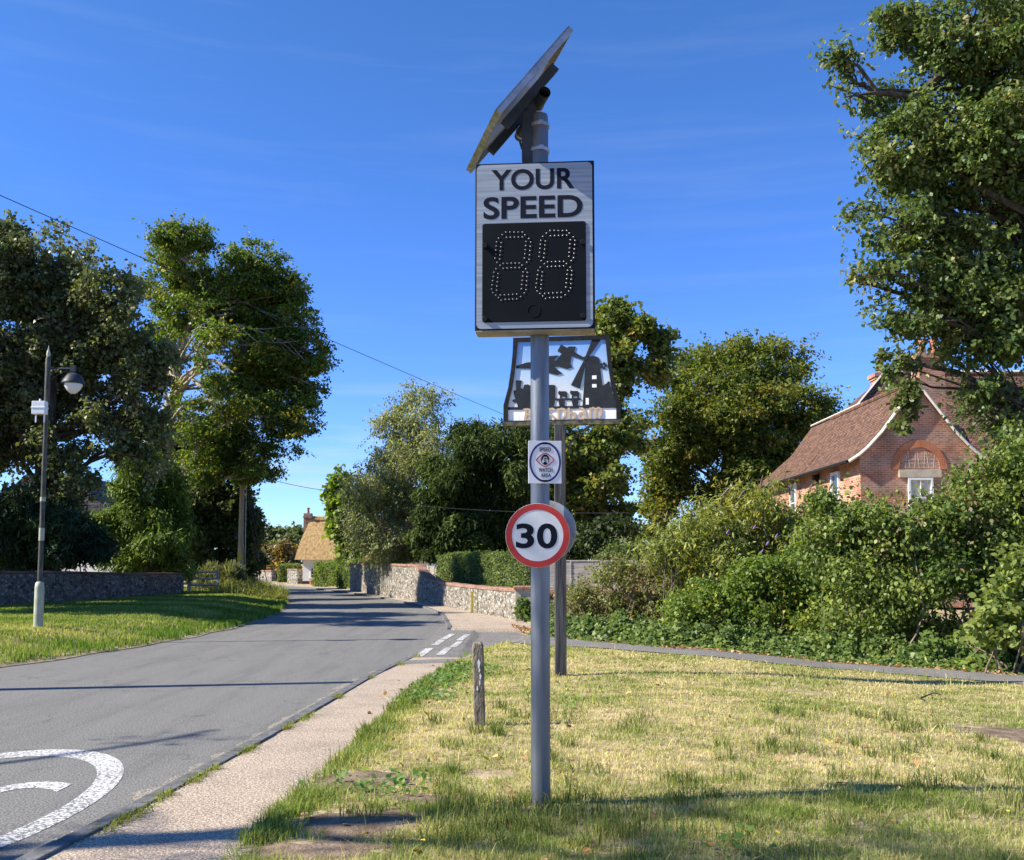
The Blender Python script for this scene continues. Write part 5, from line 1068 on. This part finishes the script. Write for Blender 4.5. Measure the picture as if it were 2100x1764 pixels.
# ================================================================== TREES AND SHRUBS
DK, MD = (0.022, 0.040, 0.012), (0.055, 0.080, 0.025)
tree('lime_tree', 'huge dark leafy tree over the street lamp at the left edge', 37.0,
     [(-60, 560, 110, 110), (40, 560, 80, 85), (120, 545, 80, 75), (190, 560, 60, 70), (235, 640, 70, 85), (80, 660, 110, 100), (170, 730, 110, 95), (280, 720, 65, 90), (310, 800, 45, 60), (40, 790, 100, 100), (150, 830, 70, 60), (250, 850, 70, 60), (30, 900, 90, 80), (110, 930, 60, 60), (-60, 800, 120, 140), (60, 1010, 90, 60), (130, 1040, 60, 55), (165, 985, 30, 35), (300, 870, 40, 50), (262, 915, 40, 40), (310, 945, 40, 40), (215, 870, 40, 40), (180, 1010, 34, 36), (270, 800, 50, 50)],
     120000, 31, [(92, 1110), (96, 1000), (95, 900), (100, 800), (120, 680)], [0.5, 0.42, 0.38, 0.30, 0.16], leaf=0.155, wd=0.75, a=(0.060, 0.085, 0.032), b=(0.20, 0.23, 0.10), c=(0.24, 0.22, 0.15), cthr=0.6, per=36, cl=0.36, gap=-0.45, m='gloss', gs=1.3, shoots=700, slen=0.8, sleaf=16, sup=0.3)
tree('beech_tree', 'tall yellowing tree with pale twisting trunk behind the telegraph pole', 52.0,
     [(365, 535, 60, 75), (310, 590, 40, 45), (440, 570, 75, 65), (520, 575, 75, 70), (590, 635, 55, 75), (615, 585, 25, 30), (630, 715, 48, 50), (560, 720, 80, 80), (470, 650, 80, 70), (345, 650, 55, 55), (320, 720, 40, 50), (590, 810, 55, 80), (540, 870, 60, 60), (500, 790, 70, 60), (460, 900, 60, 60), (410, 960, 60, 50), (520, 950, 50, 45), (600, 890, 25, 40), (655, 715, 22, 25), (430, 830, 30, 40), (440, 700, 40, 35, -3), (400, 640, 40, 35, -2), (370, 850, 26, 30, -2), (480, 860, 40, 40, -3), (612, 850, 34, 55), (578, 905, 38, 42), (530, 955, 34, 38), (640, 790, 22, 35), (560, 600, 50, 40), (480, 950, 45, 40), (430, 770, 34, 30, -5), (340, 790, 30, 40, -5), (400, 580, 45, 40), (455, 700, 30, 30, -6), (395, 890, 40, 40, -3), (352, 705, 26, 30, -4), (402, 748, 26, 22, -5), (388, 835, 28, 26, -5), (445, 805, 30, 30, -5), (420, 690, 28, 24, -5)],
     125000, 32, [(338, 1010), (340, 900), (348, 840), (365, 800), (358, 750), (375, 705), (395, 650), (420, 580)], [0.50, 0.42, 0.38, 0.36, 0.34, 0.30, 0.2, 0.1], tmat='pale', leaf=0.165, wd=0.62, a=(0.045, 0.085, 0.012), b=(0.150, 0.215, 0.028), c=(0.36, 0.27, 0.03), cthr=0.66, per=32, cl=0.42, gap=-0.35, gs=1.9, flat=0.5, limb=0.085, shoots=900, slen=1.0, sleaf=18, sup=0.4)
# the bare pale limbs that show against the beech crown
bt = [o for o in C.objects if o.name.startswith('beech_tree')][0]; mb = MB()
for pts, r in (([(362, 800, 51.5), (385, 770, 50.6), (412, 760, 50), (420, 735, 49.8), (405, 715, 50), (385, 690, 50.5)], [.3, .26, .22, .2, .16, .12]), ([(415, 738, 49.9), (440, 740, 49.4), (462, 752, 49), (480, 765, 48.8)], [.14, .12, .08, .04]), ([(392, 775, 50.4), (420, 800, 49.4), (440, 828, 49), (425, 848, 48.9)], [.12, .10, .07, .04]), ([(440, 828, 49), (455, 850, 48.9), (462, 872, 48.8)], [.05, .04, .02])):
    MB().tube([P(*q) for q in pts], [x*0.8 for x in r], 8).build('limb', M['pale'], bt, smooth=True, uv=False)
tree('cypress_tree', 'bright green drooping conifer behind the shaded wall, right of the lamp', 44.5,
     [(290, 900, 40, 60), (285, 970, 60, 60), (250, 1040, 55, 50), (330, 1030, 55, 60), (240, 1110, 60, 50), (300, 1100, 70, 60), (360, 1110, 45, 55), (270, 1160, 75, 35), (345, 1165, 50, 30)],
     60000, 33, [(300, 1170), (298, 1050), (292, 920), (290, 860)], [0.22, 0.18, 0.1, 0.03], shape='needle', leaf=0.20, wd=0.30, a=(0.045, 0.09, 0.016), b=(0.20, 0.27, 0.045), per=20, cl=0.34, droop=0.45, out=0.9, m='needle', gap=-0.12, flat=1.2, gs=0.9)
tree('sycamore_tree', 'dark ivy clad tree under the beech, directly left of the telegraph pole', 56.0,
     [(400, 910, 60, 55), (465, 930, 55, 55), (500, 985, 30, 45), (430, 1010, 75, 70), (380, 1070, 60, 80), (470, 1085, 45, 80), (430, 1120, 70, 60), (400, 960, 50, 50), (480, 1010, 22, 50)],
     58000, 34, [(420, 1165), (425, 1080), (430, 980)], [0.4, 0.3, 0.15], leaf=0.20, wd=0.85, a=(0.03, 0.055, 0.016), b=(0.13, 0.155, 0.060), per=34, cl=0.5, gap=-0.5, m='gloss')
tree('dark_tree', 'dense dark tree to the right of the telegraph pole, before the bend', 62.0,
     [(512, 1085, 20, 45), (508, 1140, 22, 50), (518, 1160, 18, 30), (500, 1040, 16, 30)],
     9000, 35, [(508, 1180), (508, 1060)], [0.3, 0.1], leaf=0.22, wd=0.7, a=DK, b=(0.06, 0.09, 0.03), per=30, cl=0.4, gap=-0.8)
tree('yew_tree', 'near black spreading yew behind the shaded wall at the left edge', 36.5,
     [(-30, 1080, 90, 80), (50, 1075, 80, 75), (120, 1100, 75, 70), (160, 1130, 60, 50), (30, 1130, 110, 50), (-80, 1120, 90, 60)],
     52000, 36, [(60, 1170), (60, 1080)], [0.35, 0.2], leaf=0.24, wd=0.22, shape='needle', a=(0.016, 0.036, 0.018), b=(0.038, 0.075, 0.036), per=36, cl=0.38, gap=-0.9, m='needle', droop=0.25)
tree('maple_tree', 'small vivid yellow green maple beside the thatched cottage', 64.0,
     [(700, 1005, 24, 28), (694, 1050, 22, 22), (718, 1060, 32, 40), (698, 1088, 20, 20), (716, 1115, 24, 22), (712, 1140, 16, 14)],
     9500, 37, [(702, 1180), (700, 1100), (695, 1010)], [0.12, 0.09, 0.04], leaf=0.30, wd=0.9, a=(0.06, 0.12, 0.02), b=(0.26, 0.34, 0.03), per=24, cl=0.45, gap=-0.45, shoots=160, slen=0.8, sleaf=12, sup=0.4)
tree('birch_tree', 'grey green weeping birch with wispy thinning top left of the dark yew', 50.0,
     [(790, 1010, 70, 75), (755, 1015, 42, 65), (845, 965, 60, 70), (800, 940, 40, 60), (830, 880, 48, 55), (870, 870, 42, 70), (800, 860, 28, 38), (885, 815, 28, 30), (775, 1085, 65, 50), (850, 1070, 55, 60), (740, 1085, 32, 45), (820, 1125, 60, 30), (900, 930, 30, 60)],
     48000, 38, [(805, 1165), (808, 1080), (815, 980), (835, 880), (860, 810)], [0.22, 0.18, 0.13, 0.07, 0.02], tmat='birch', leaf=0.13, wd=0.6, a=(0.14, 0.17, 0.065), b=(0.34, 0.36, 0.17), c=(0.42, 0.41, 0.22), cthr=0.6, per=24, cl=0.40, droop=0.9, flat=1.5, gap=-0.2, gs=1.1, twigs=4, limb=0.07, shoots=900, slen=1.1, sleaf=20, sup=0.1)
tree('dark_yew', 'broad dark green yew behind the long clipped hedge, left of the signposts', 46.0,
     [(955, 950, 60, 70), (1010, 930, 58, 60), (1065, 960, 55, 75), (910, 1020, 60, 65), (990, 1030, 85, 80), (890, 1090, 55, 50), (1070, 1060, 55, 70), (960, 1110, 90, 45), (1030, 1110, 60, 45), (985, 885, 32, 28), (1090, 900, 35, 50)],
     90000, 39, [(985, 1160), (985, 1050), (990, 940)], [0.4, 0.3, 0.12], leaf=0.24, wd=0.26, shape='needle', a=(0.018, 0.040, 0.010), b=(0.095, 0.13, 0.030), per=30, cl=0.42, droop=0.5, m='needle', gap=-0.45, gs=1.0)
tree('sycamore_tree', 'tall open sycamore with yellowing top rising behind the village sign', 50.0,
     [(1245, 645, 42, 40), (1300, 680, 52, 48), (1355, 705, 34, 34), (1280, 745, 55, 40), (1340, 760, 34, 30), (1235, 720, 40, 45), (1265, 830, 36, 40), (1230, 900, 55, 50), (1180, 930, 50, 55), (1280, 900, 36, 45), (1205, 985, 62, 50), (1160, 1000, 40, 50), (1250, 985, 40, 40), (1230, 1060, 58, 46), (1180, 1070, 40, 40), (1255, 1100, 35, 35), (1110, 900, 40, 45), (1130, 960, 40, 40)],
     66000, 40, [(1187, 1150), (1184, 1080), (1190, 1000), (1215, 900), (1250, 790), (1275, 700)], [0.34, 0.30, 0.25, 0.17, 0.11, 0.05], leaf=0.20, wd=0.9, a=(0.060, 0.105, 0.018), b=(0.185, 0.215, 0.045), c=(0.28, 0.23, 0.05), cthr=0.6, per=28, cl=0.42, gap=-0.15, gs=1.3, limb=0.1, shoots=400, slen=0.9, sleaf=14, sup=0.5)
tree('copper_beech', 'big rounded olive green tree turning golden between the village sign and the brick house', 58.0,
     [(1480, 775, 100, 75), (1570, 770, 85, 70), (1400, 830, 85, 80), (1520, 860, 140, 90), (1630, 830, 70, 75), (1660, 880, 50, 60), (1380, 930, 85, 85), (1490, 960, 120, 90), (1600, 940, 80, 80), (1340, 1000, 60, 65), (1440, 1050, 110, 60), (1330, 1060, 50, 60), (1560, 1030, 90, 60), (1430, 740, 50, 40), (1640, 760, 40, 40), (1690, 820, 25, 45)],
     110000, 41, [(1490, 1150), (1490, 1020), (1495, 900), (1500, 800)], [0.6, 0.5, 0.3, 0.12], leaf=0.20, wd=0.65, a=(0.055, 0.090, 0.013), b=(0.195, 0.225, 0.032), c=(0.30, 0.22, 0.04), cthr=0.66, per=32, cl=0.58, gap=-0.35, gs=1.7, flat=0.6, shoots=900, slen=1.2, sleaf=16, sup=0.7)
tree('oak_tree', 'large oak overhanging from the right edge, lobed green leaves against the sky', 22.0,
     [(1960, 20, 120, 45), (1930, 100, 70, 50), (1840, 250, 60, 45), (1830, 380, 60, 50), (1930, 400, 70, 60), (1900, 530, 80, 70), (1890, 640, 60, 50), (2020, 590, 90, 70), (2080, 240, 90, 80), (2000, 690, 70, 60), (1845, 15, 50, 35), (1835, 80, 40, 35), (1722, 145, 36, 40), (1770, 200, 40, 35), (1900, 170, 90, 80), (2050, 140, 110, 110), (1785, 290, 55, 45), (1880, 300, 90, 80), (2000, 320, 110, 100), (2110, 330, 90, 130), (1800, 330, 40, 50), (1770, 430, 32, 22), (1860, 450, 80, 75), (1990, 470, 100, 100), (2100, 520, 90, 110), (1755, 570, 28, 14), (1840, 580, 65, 55), (1950, 620, 95, 80), (2060, 680, 90, 90), (1850, 680, 40, 34), (2005, 735, 40, 40), (1820, 640, 36, 32), (2070, 820, 70, 80), (2010, 850, 40, 45), (2090, 930, 60, 70), (1990, 790, 36, 28), (1828, 752, 26, 18), (2200, 180, 120, 120), (2240, 420, 120, 120), (2200, 640, 100, 100), (2340, 280, 120, 130), (2360, 540, 110, 110), (2120, 20, 110, 80), (2280, 40, 120, 90)],
     150000, 42, None, [0.5, 0.42, 0.36, 0.25, 0.12], trunk3=[Vector((14.0, 21.5, 0)), Vector((13.6, 21.8, 3.5)), Vector((13.0, 22, 6.5)), Vector((12.0, 22, 9.5)), Vector((10.8, 22, 12.5))], shape='oak', leaf=0.115, wd=0.68, a=(0.050, 0.095, 0.028), b=(0.165, 0.215, 0.060), c=(0.24, 0.23, 0.08), cthr=0.62, per=30, cl=0.27, gap=-0.24, gs=0.8, m='gloss', limb=0.10, depth=0.6, dd=1.1, shoots=1100, slen=0.7, sleaf=14, sup=0.2)
# the hanging spray of oak in front of the gable is part of the same tree
ok_ = [o for o in C.objects if o.name.startswith('oak_tree')][0]; mb = MB()
sp_ = [P(1900, 700, 21.4), P(1880, 740, 21.2), P(1868, 790, 21.1), P(1862, 840, 21.0), P(1850, 880, 21.0)]
MB().tube(sp_, [.03, .025, .018, .012, .006], 6).build('limb', M['bark'], ok_, uv=False); MB().tube([P(1990, 100, 22), P(1880, 200, 21.6), P(1800, 190, 21.5), P(1760, 135, 21.5), P(1725, 120, 21.5)], [.14, .1, .06, .04, .015], 6).build('limb', M['bark'], ok_, uv=False); MB().tube([P(1800, 190, 21.5), P(1760, 195, 21.5), P(1700, 175, 21.5)], [.04, .025, .01], 5).build('limb', M['bark'], ok_, uv=False)
mb.tube([P(2040, 640, 22), P(1930, 610, 21.6), P(1840, 560, 21.5), P(1755, 572, 21.5)], [.10, .06, .03, .01], 6)
mb.build('limb', M['bark'], ok_, uv=False)
crown('hanging_spray', ok_, [blob(1864, 738, 21.2, 16, 14), blob(1862, 790, 21.1, 12, 16), (*P(1860, 830, 21.0), 0.16, 0.16, 0.2), (*P(1846, 868, 21.0), 0.12, 0.12, 0.18), blob(1812, 735, 21.3, 14, 12)], 900, 43, shape='oak', leaf=0.125, wd=0.68, a=(0.05, 0.08, 0.024), b=(0.15, 0.17, 0.05), per=18, cl=0.2, gap=-2, m='gloss', depth=0.9)
# far trees beyond the cottage
tree('far_tree', 'distant dull green tree on the horizon, left one beyond the bend', 150.0, [(555, 1105, 26, 24), (540, 1130, 24, 20), (575, 1120, 22, 22)], 5000, 44, [(556, 1140), (556, 1110)], [0.4, 0.2], leaf=0.7, wd=0.7, a=(0.05, 0.075, 0.025), b=(0.14, 0.16, 0.06), per=26, cl=1.2, gap=-0.7, gs=4)
tree('far_tree', 'distant dull green tree just left of the cottage thatch on the horizon', 158.0, [(600, 1105, 24, 24), (620, 1112, 20, 26), (590, 1130, 30, 20), (640, 1120, 25, 25)], 5000, 45, [(606, 1140), (606, 1110)], [0.4, 0.2], leaf=0.7, wd=0.7, a=(0.05, 0.075, 0.025), b=(0.14, 0.16, 0.06), per=26, cl=1.2, gap=-0.7, gs=4)
tree('autumn_tree', 'small rounded tree tinged orange beyond the bend, left of the cottage', 92.0, [(568, 1140, 30, 26), (592, 1142, 22, 28), (545, 1150, 18, 22), (575, 1165, 36, 20)], 6500, 46, [(575, 1190), (574, 1150)], [0.15, 0.08], leaf=0.36, wd=0.7, a=(0.10, 0.095, 0.05), b=(0.20, 0.17, 0.075), c=(0.42, 0.24, 0.05), cthr=0.35, per=22, cl=0.6, gap=-0.6, gs=2.5)
# trees standing outside the picture on the left: they throw the bands of shade over the road
tree('roadside_tree', 'tall roadside tree just beyond the left edge, shading the road by the junction', 29.5, [(-330, 560, 150, 120, -2), (-250, 720, 120, 110, 1), (-420, 720, 150, 130, -3), (-290, 440, 110, 90, 1), (-480, 560, 110, 110, 2), (-240, 600, 70, 70, 2), (-300, 860, 120, 80, -1), (-220, 930, 110, 60, 1.5), (-230, 500, 90, 70, -3.5), (-240, 800, 90, 70, 3)], 48000, 47, [(-360, 1000), (-350, 800), (-340, 600)], [0.45, 0.35, 0.15], leaf=0.24, wd=0.75, a=DK, b=MD, per=30, cl=0.6, gap=-0.25, gs=1.8, dd=0.9)
rg_ = np.random.default_rng(5)
t = thing('roadside_tree', 'sparse roadside tree left of the camera, dappling the near verge', 'tree', (-13.2, 3.6, 0.2))
bl = [(-12.2, 4.6, 9.6, 1.5, 0.9, 0.7), (-11.0, 5.0, 10.2, 1.4, 0.6, 0.6), (-10.2, 4.2, 9.4, 1.3, 0.7, 0.6), (-13.2, 4.4, 8.2, 1.4, 0.8, 0.8), (-9.0, 4.8, 10.6, 0.9, 0.45, 0.4), (-12.0, 3.6, 11.0, 1.2, 0.8, 0.7), (-9.2, 3.7, 9.2, 1.2, 0.6, 0.5), (-13.4, 8.6, 8.2, 1.5, 0.20, 0.20)]
mb = MB(); limbs(mb, [Vector((-13.2, 3.6, 0)), Vector((-13.2, 3.8, 3)), Vector((-13.0, 4.0, 6)), Vector((-12.6, 4.2, 8.5)), Vector((-12.2, 4.4, 10))], [0.35, 0.28, 0.22, 0.14, 0.06], bl, rg_, 4, 0.08); mb.build('trunk', M['bark'], t, smooth=True, uv=False, recalc=False)
bl = [(b[0], b[1]-0.55, *b[2:]) for b in bl]
crown('crown', t, bl, 4600, 48, leaf=0.09, wd=0.7, a=DK, b=MD, per=26, cl=0.34, gap=0.0, gs=0.9, depth=0.9, sub=6)

# ---- shrubs
def shrub(name, label, Y, blobs, n, seed, cat='shrub', stems=10, **kw):
    rng = np.random.default_rng(seed+500)
    bl = [blob(b[0], b[1], Y, b[2], b[3], 0.9, b[4] if len(b) > 4 else rng.uniform(-.5, .5)) for b in blobs]
    cx = np.mean([b[0] for b in bl]); cy = np.mean([b[1] for b in bl]); z = gzf(cx, cy); t = thing(name, label, cat, (cx, cy, z)); mb = MB()
    for b in bl:
        for _ in range(max(2, stems//2)):
            x = b[0]+rng.normal()*b[3]*0.6; y = b[1]+rng.normal()*0.5; e = np.array(b[:3])+unit(rng.normal(size=3))*np.array(b[3:])*0.95
            p = wig((x, y, gzf(x, y)-0.05), e, 5, 0.10, rng); r = rng.uniform(0.010, 0.026)
            mb.tube(p, list(np.linspace(r, r*0.25, 6)), 5, False)
    mb.build('stems', M['twig'], t, uv=False, recalc=False)
    crown('foliage', t, bl, n, seed, k=seed % 9, **kw); return t
shrub('bramble_thicket', 'thin brownish bramble and rose thicket beside the signposts, below the panel fence', 25.0,
      [(1225, 1225, 50, 55), (1290, 1175, 60, 45), (1270, 1250, 75, 45), (1350, 1200, 70, 60), (1330, 1265, 80, 40), (1165, 1240, 30, 40), (1390, 1150, 55, 50), (1200, 1285, 55, 28)],
      22000, 51, stems=26, leaf=0.075, wd=0.7, a=(0.10, 0.115, 0.038), b=(0.26, 0.28, 0.09), c=(0.24, 0.16, 0.09), cthr=0.55, per=18, cl=0.28, gap=-0.15, gs=0.8, depth=0.8, shoots=500, slen=0.55, sleaf=12, sup=0.8)
shrub('buddleia_bush', 'tall arching yellow green bush with dark dead flower spikes in front of the house end', 24.0,
      [(1420, 1115, 62, 55), (1355, 1130, 42, 38), (1500, 1095, 70, 55), (1590, 1090, 70, 58), (1470, 1060, 40, 32), (1565, 1045, 40, 28), (1680, 1070, 50, 50), (1450, 1180, 85, 80), (1550, 1170, 100, 90), (1640, 1150, 80, 90)],
      46000, 52, stems=10, leaf=0.15, wd=0.25, a=(0.10, 0.145, 0.034), b=(0.31, 0.33, 0.085), c=(0.38, 0.34, 0.06), cthr=0.62, per=22, cl=0.36, gap=-0.12, gs=0.9, droop=0.35, shoots=700, slen=0.75, sleaf=18, sup=1.0)
bd0 = [o for o in C.objects if o.name.startswith('buddleia')][0]; mb = MB(); rng = np.random.default_rng(9)
for px, py in [(1365, 1070), (1400, 1055), (1440, 1040), (1480, 1018), (1515, 1025), (1560, 1000), (1590, 1012), (1545, 1045), (1620, 1015), (1660, 1010), (1700, 1005), (1480, 1040), (1420, 1060), (1600, 1055), (1650, 1050), (1530, 1100), (1380, 1105), (1470, 1120), (1700, 1040), (1570, 1120)]:
    q = P(px, py, 23.2+rng.uniform(-.3, .6)); e = q+Vector((rng.normal()*.12, rng.normal()*.1, .18+.1*rng.random())); MB().tube([q, (q+e)/2+Vector((0, 0, .03)), e], [.022, .028, .006], 5).build('dead_flower_spike', M['twig'], bd0, uv=False)
mb = MB()
M['mauve'] = mat('mauve petals', (0.22, 0.09, 0.32), (0.34, 0.16, 0.46), 40, 0.8)
for px, py in [(1590, 1103), (1572, 1118), (1470, 1160), (1505, 1180), (1490, 1095), (1560, 1135), (1545, 1085), (1620, 1290)]:
    q = P(px, py, 22.9); MB().tube([q, q+Vector((.03, 0, .05)), q+Vector((.06, 0, .10))], [.016, .02, .004], 6).build('flower', M['mauve'], bd0, uv=False)['label'] = 'mauve flower spike'
shrub('hawthorn_hedge', 'dense mid green hedge of mixed leaves with yellow patches left of the big leaved hedge', 22.0,
      [(1500, 1240, 90, 60), (1600, 1230, 100, 75), (1430, 1250, 70, 50), (1700, 1190, 90, 100), (1680, 1270, 100, 55), (1560, 1275, 110, 38), (1400, 1280, 60, 30)],
      46000, 53, stems=12, leaf=0.075, wd=0.8, a=(0.065, 0.125, 0.022), b=(0.23, 0.30, 0.055), c=(0.34, 0.33, 0.05), cthr=0.75, per=24, cl=0.27, gap=-0.3, gs=0.8, shoots=500, slen=0.4, sleaf=12, sup=0.7)
shrub('hazel_hedge', 'tall overgrown hedge of big leaves filling the right side below the brick house', 19.5,
      [(1720, 1068, 56, 56), (1780, 1078, 58, 50), (1850, 1085, 70, 48), (1930, 1062, 64, 58), (2010, 1000, 60, 70), (2090, 970, 70, 90), (1770, 1130, 90, 90), (1880, 1110, 100, 90), (1990, 1090, 100, 100), (2090, 1090, 80, 110), (1800, 1220, 90, 90), (1900, 1200, 90, 80), (1850, 1290, 90, 50), (2060, 1180, 60, 70), (2110, 1210, 50, 90), (1960, 1300, 70, 36), (1760, 1290, 60, 50), (2190, 1060, 80, 120), (2280, 1090, 90, 140), (2390, 1100, 90, 140), (2180, 1240, 80, 70), (2300, 1250, 90, 70)],
      135000, 54, stems=5, leaf=0.082, wd=0.72, shape='oval', a=(0.070, 0.125, 0.024), b=(0.25, 0.30, 0.075), c=(0.24, 0.17, 0.09), cthr=0.78, per=22, cl=0.30, gap=-0.25, gs=0.9, droop=0.5, shoots=700, slen=0.6, sleaf=12, sup=0.8)
shrub('leafy_sapling', 'pale green self sown saplings at the right edge in front of the tall hedge', 17.0,
      [(2085, 1230, 35, 60), (2070, 1280, 50, 40), (2100, 1180, 25, 40), (2040, 1300, 45, 25)],
      5000, 55, stems=8, leaf=0.11, wd=0.75, shape='oval', a=(0.10, 0.15, 0.03), b=(0.26, 0.30, 0.08), per=16, cl=0.25, gap=-0.4, gs=0.7, shoots=80, slen=0.7, sleaf=12, sup=1.0)
shrub('dock_plant', 'long glossy green dock leaves at the foot of the bramble thicket', 23.2, [(1255, 1300, 30, 14), (1280, 1290, 18, 12)], 90, 56, stems=2, leaf=0.42, wd=0.25, shape='oval', a=(0.10, 0.22, 0.04), b=(0.20, 0.34, 0.07), per=10, cl=0.2, gap=-2, droop=-0.3)
shrub('wall_ivy_plant', 'leafy weed growing up the end pier of the flint wall', 27.8, [(1072, 1262, 10, 30), (1062, 1282, 20, 10), (1080, 1290, 24, 10)], 900, 57, stems=3, leaf=0.12, wd=0.8, shape='ivy', a=(0.05, 0.10, 0.02), b=(0.15, 0.22, 0.05), per=12, cl=0.16, gap=-2)
# creeping ivy along the foot of the hedge
rng = np.random.default_rng(60); q = densify(BK[4:], 60); n = 36000; k = rng.integers(0, len(q), n); d = np.abs(rng.normal(0, 1, n))
x = q[k, 0]+rng.normal(0, .15, n)+0.1*d; y = q[k, 1]+0.10+d*0.75+rng.normal(0, .08, n)
hgt = 0.40*np.clip(d/0.8, 0.1, 1)*np.clip(0.75+1.2*noise(np.stack([x, y, 0*x], -1), 0.7, 2), 0.15, 2); z = gz(x, y)+hgt*(0.55+0.45*rng.random(n))
ln = 0.072*(0.5+0.9*rng.random(n))
v, f = leafgeo(np.stack([x, y, z], -1), np.array([-0.1, -0.6, 0.7])+rng.normal(size=(n, 3))*0.45, rng.normal(size=(n, 3))+np.array([0, -.5, -.5]), ln, ln*0.95, 'ivy')
tag(npmesh('ivy_ground_cover', v, f, M['gloss'], pal(rng, n, (0.05, 0.10, 0.022), (0.21, 0.27, 0.06), np.clip(0.5+0.5*noise(np.stack([x, y, 0*x], -1), 0.5, 5)+0.2*rng.normal(size=n), 0, 1))), kind='stuff')
# left: feathery shrub at the fence, garden undergrowth behind the walls
shrub('rosemary_shrub', 'feathery grey green shrub with an orange tuft beside the rail fence', 48.5, [(455, 1180, 28, 25), (480, 1185, 24, 24), (430, 1190, 22, 20), (468, 1205, 38, 14)], 12000, 58, stems=12, shape='needle', leaf=0.30, wd=0.12, a=(0.09, 0.105, 0.045), b=(0.24, 0.25, 0.11), c=(0.40, 0.18, 0.04), cthr=0.95, per=20, cl=0.32, gap=-0.6, droop=-0.7, gs=1.5)
shrub('blue_conifer', 'low blue grey conifer spilling over the high flint wall', 51.0, [(860, 1135, 50, 14), (810, 1145, 40, 12), (890, 1120, 14, 22)], 7000, 59, stems=4, shape='needle', leaf=0.28, wd=0.14, a=(0.05, 0.075, 0.06), b=(0.16, 0.20, 0.17), per=18, cl=0.25, gap=-1, droop=-0.3, minz=1.2)
shrub('garden_shrub', 'leafy shrub peeping over the panel fence behind the brambles', 33.5, [(1265, 1140, 26, 18), (1300, 1140, 24, 22), (1235, 1148, 16, 10)], 5000, 61, stems=3, leaf=0.12, wd=0.7, a=(0.06, 0.10, 0.03), b=(0.18, 0.22, 0.07), per=18, cl=0.25, gap=-0.6)
shrub('dark_undergrowth', 'dark bushes filling the garden behind the clipped hedge and fence', 42.0, [(1180, 1120, 70, 36), (1260, 1110, 60, 40), (1110, 1115, 50, 40)], 12000, 62, stems=3, leaf=0.16, wd=0.7, a=(0.025, 0.045, 0.014), b=(0.08, 0.11, 0.035), per=24, cl=0.4, gap=-1)
shrub('far_bushes', 'dark bushes behind the far wall to the left of the orange tree', 95.0, [(530, 1170, 24, 22), (555, 1180, 26, 14), (520, 1185, 20, 14)], 4500, 63, stems=2, leaf=0.32, wd=0.7, a=(0.025, 0.05, 0.016), b=(0.09, 0.12, 0.04), per=20, cl=0.6, gap=-1)
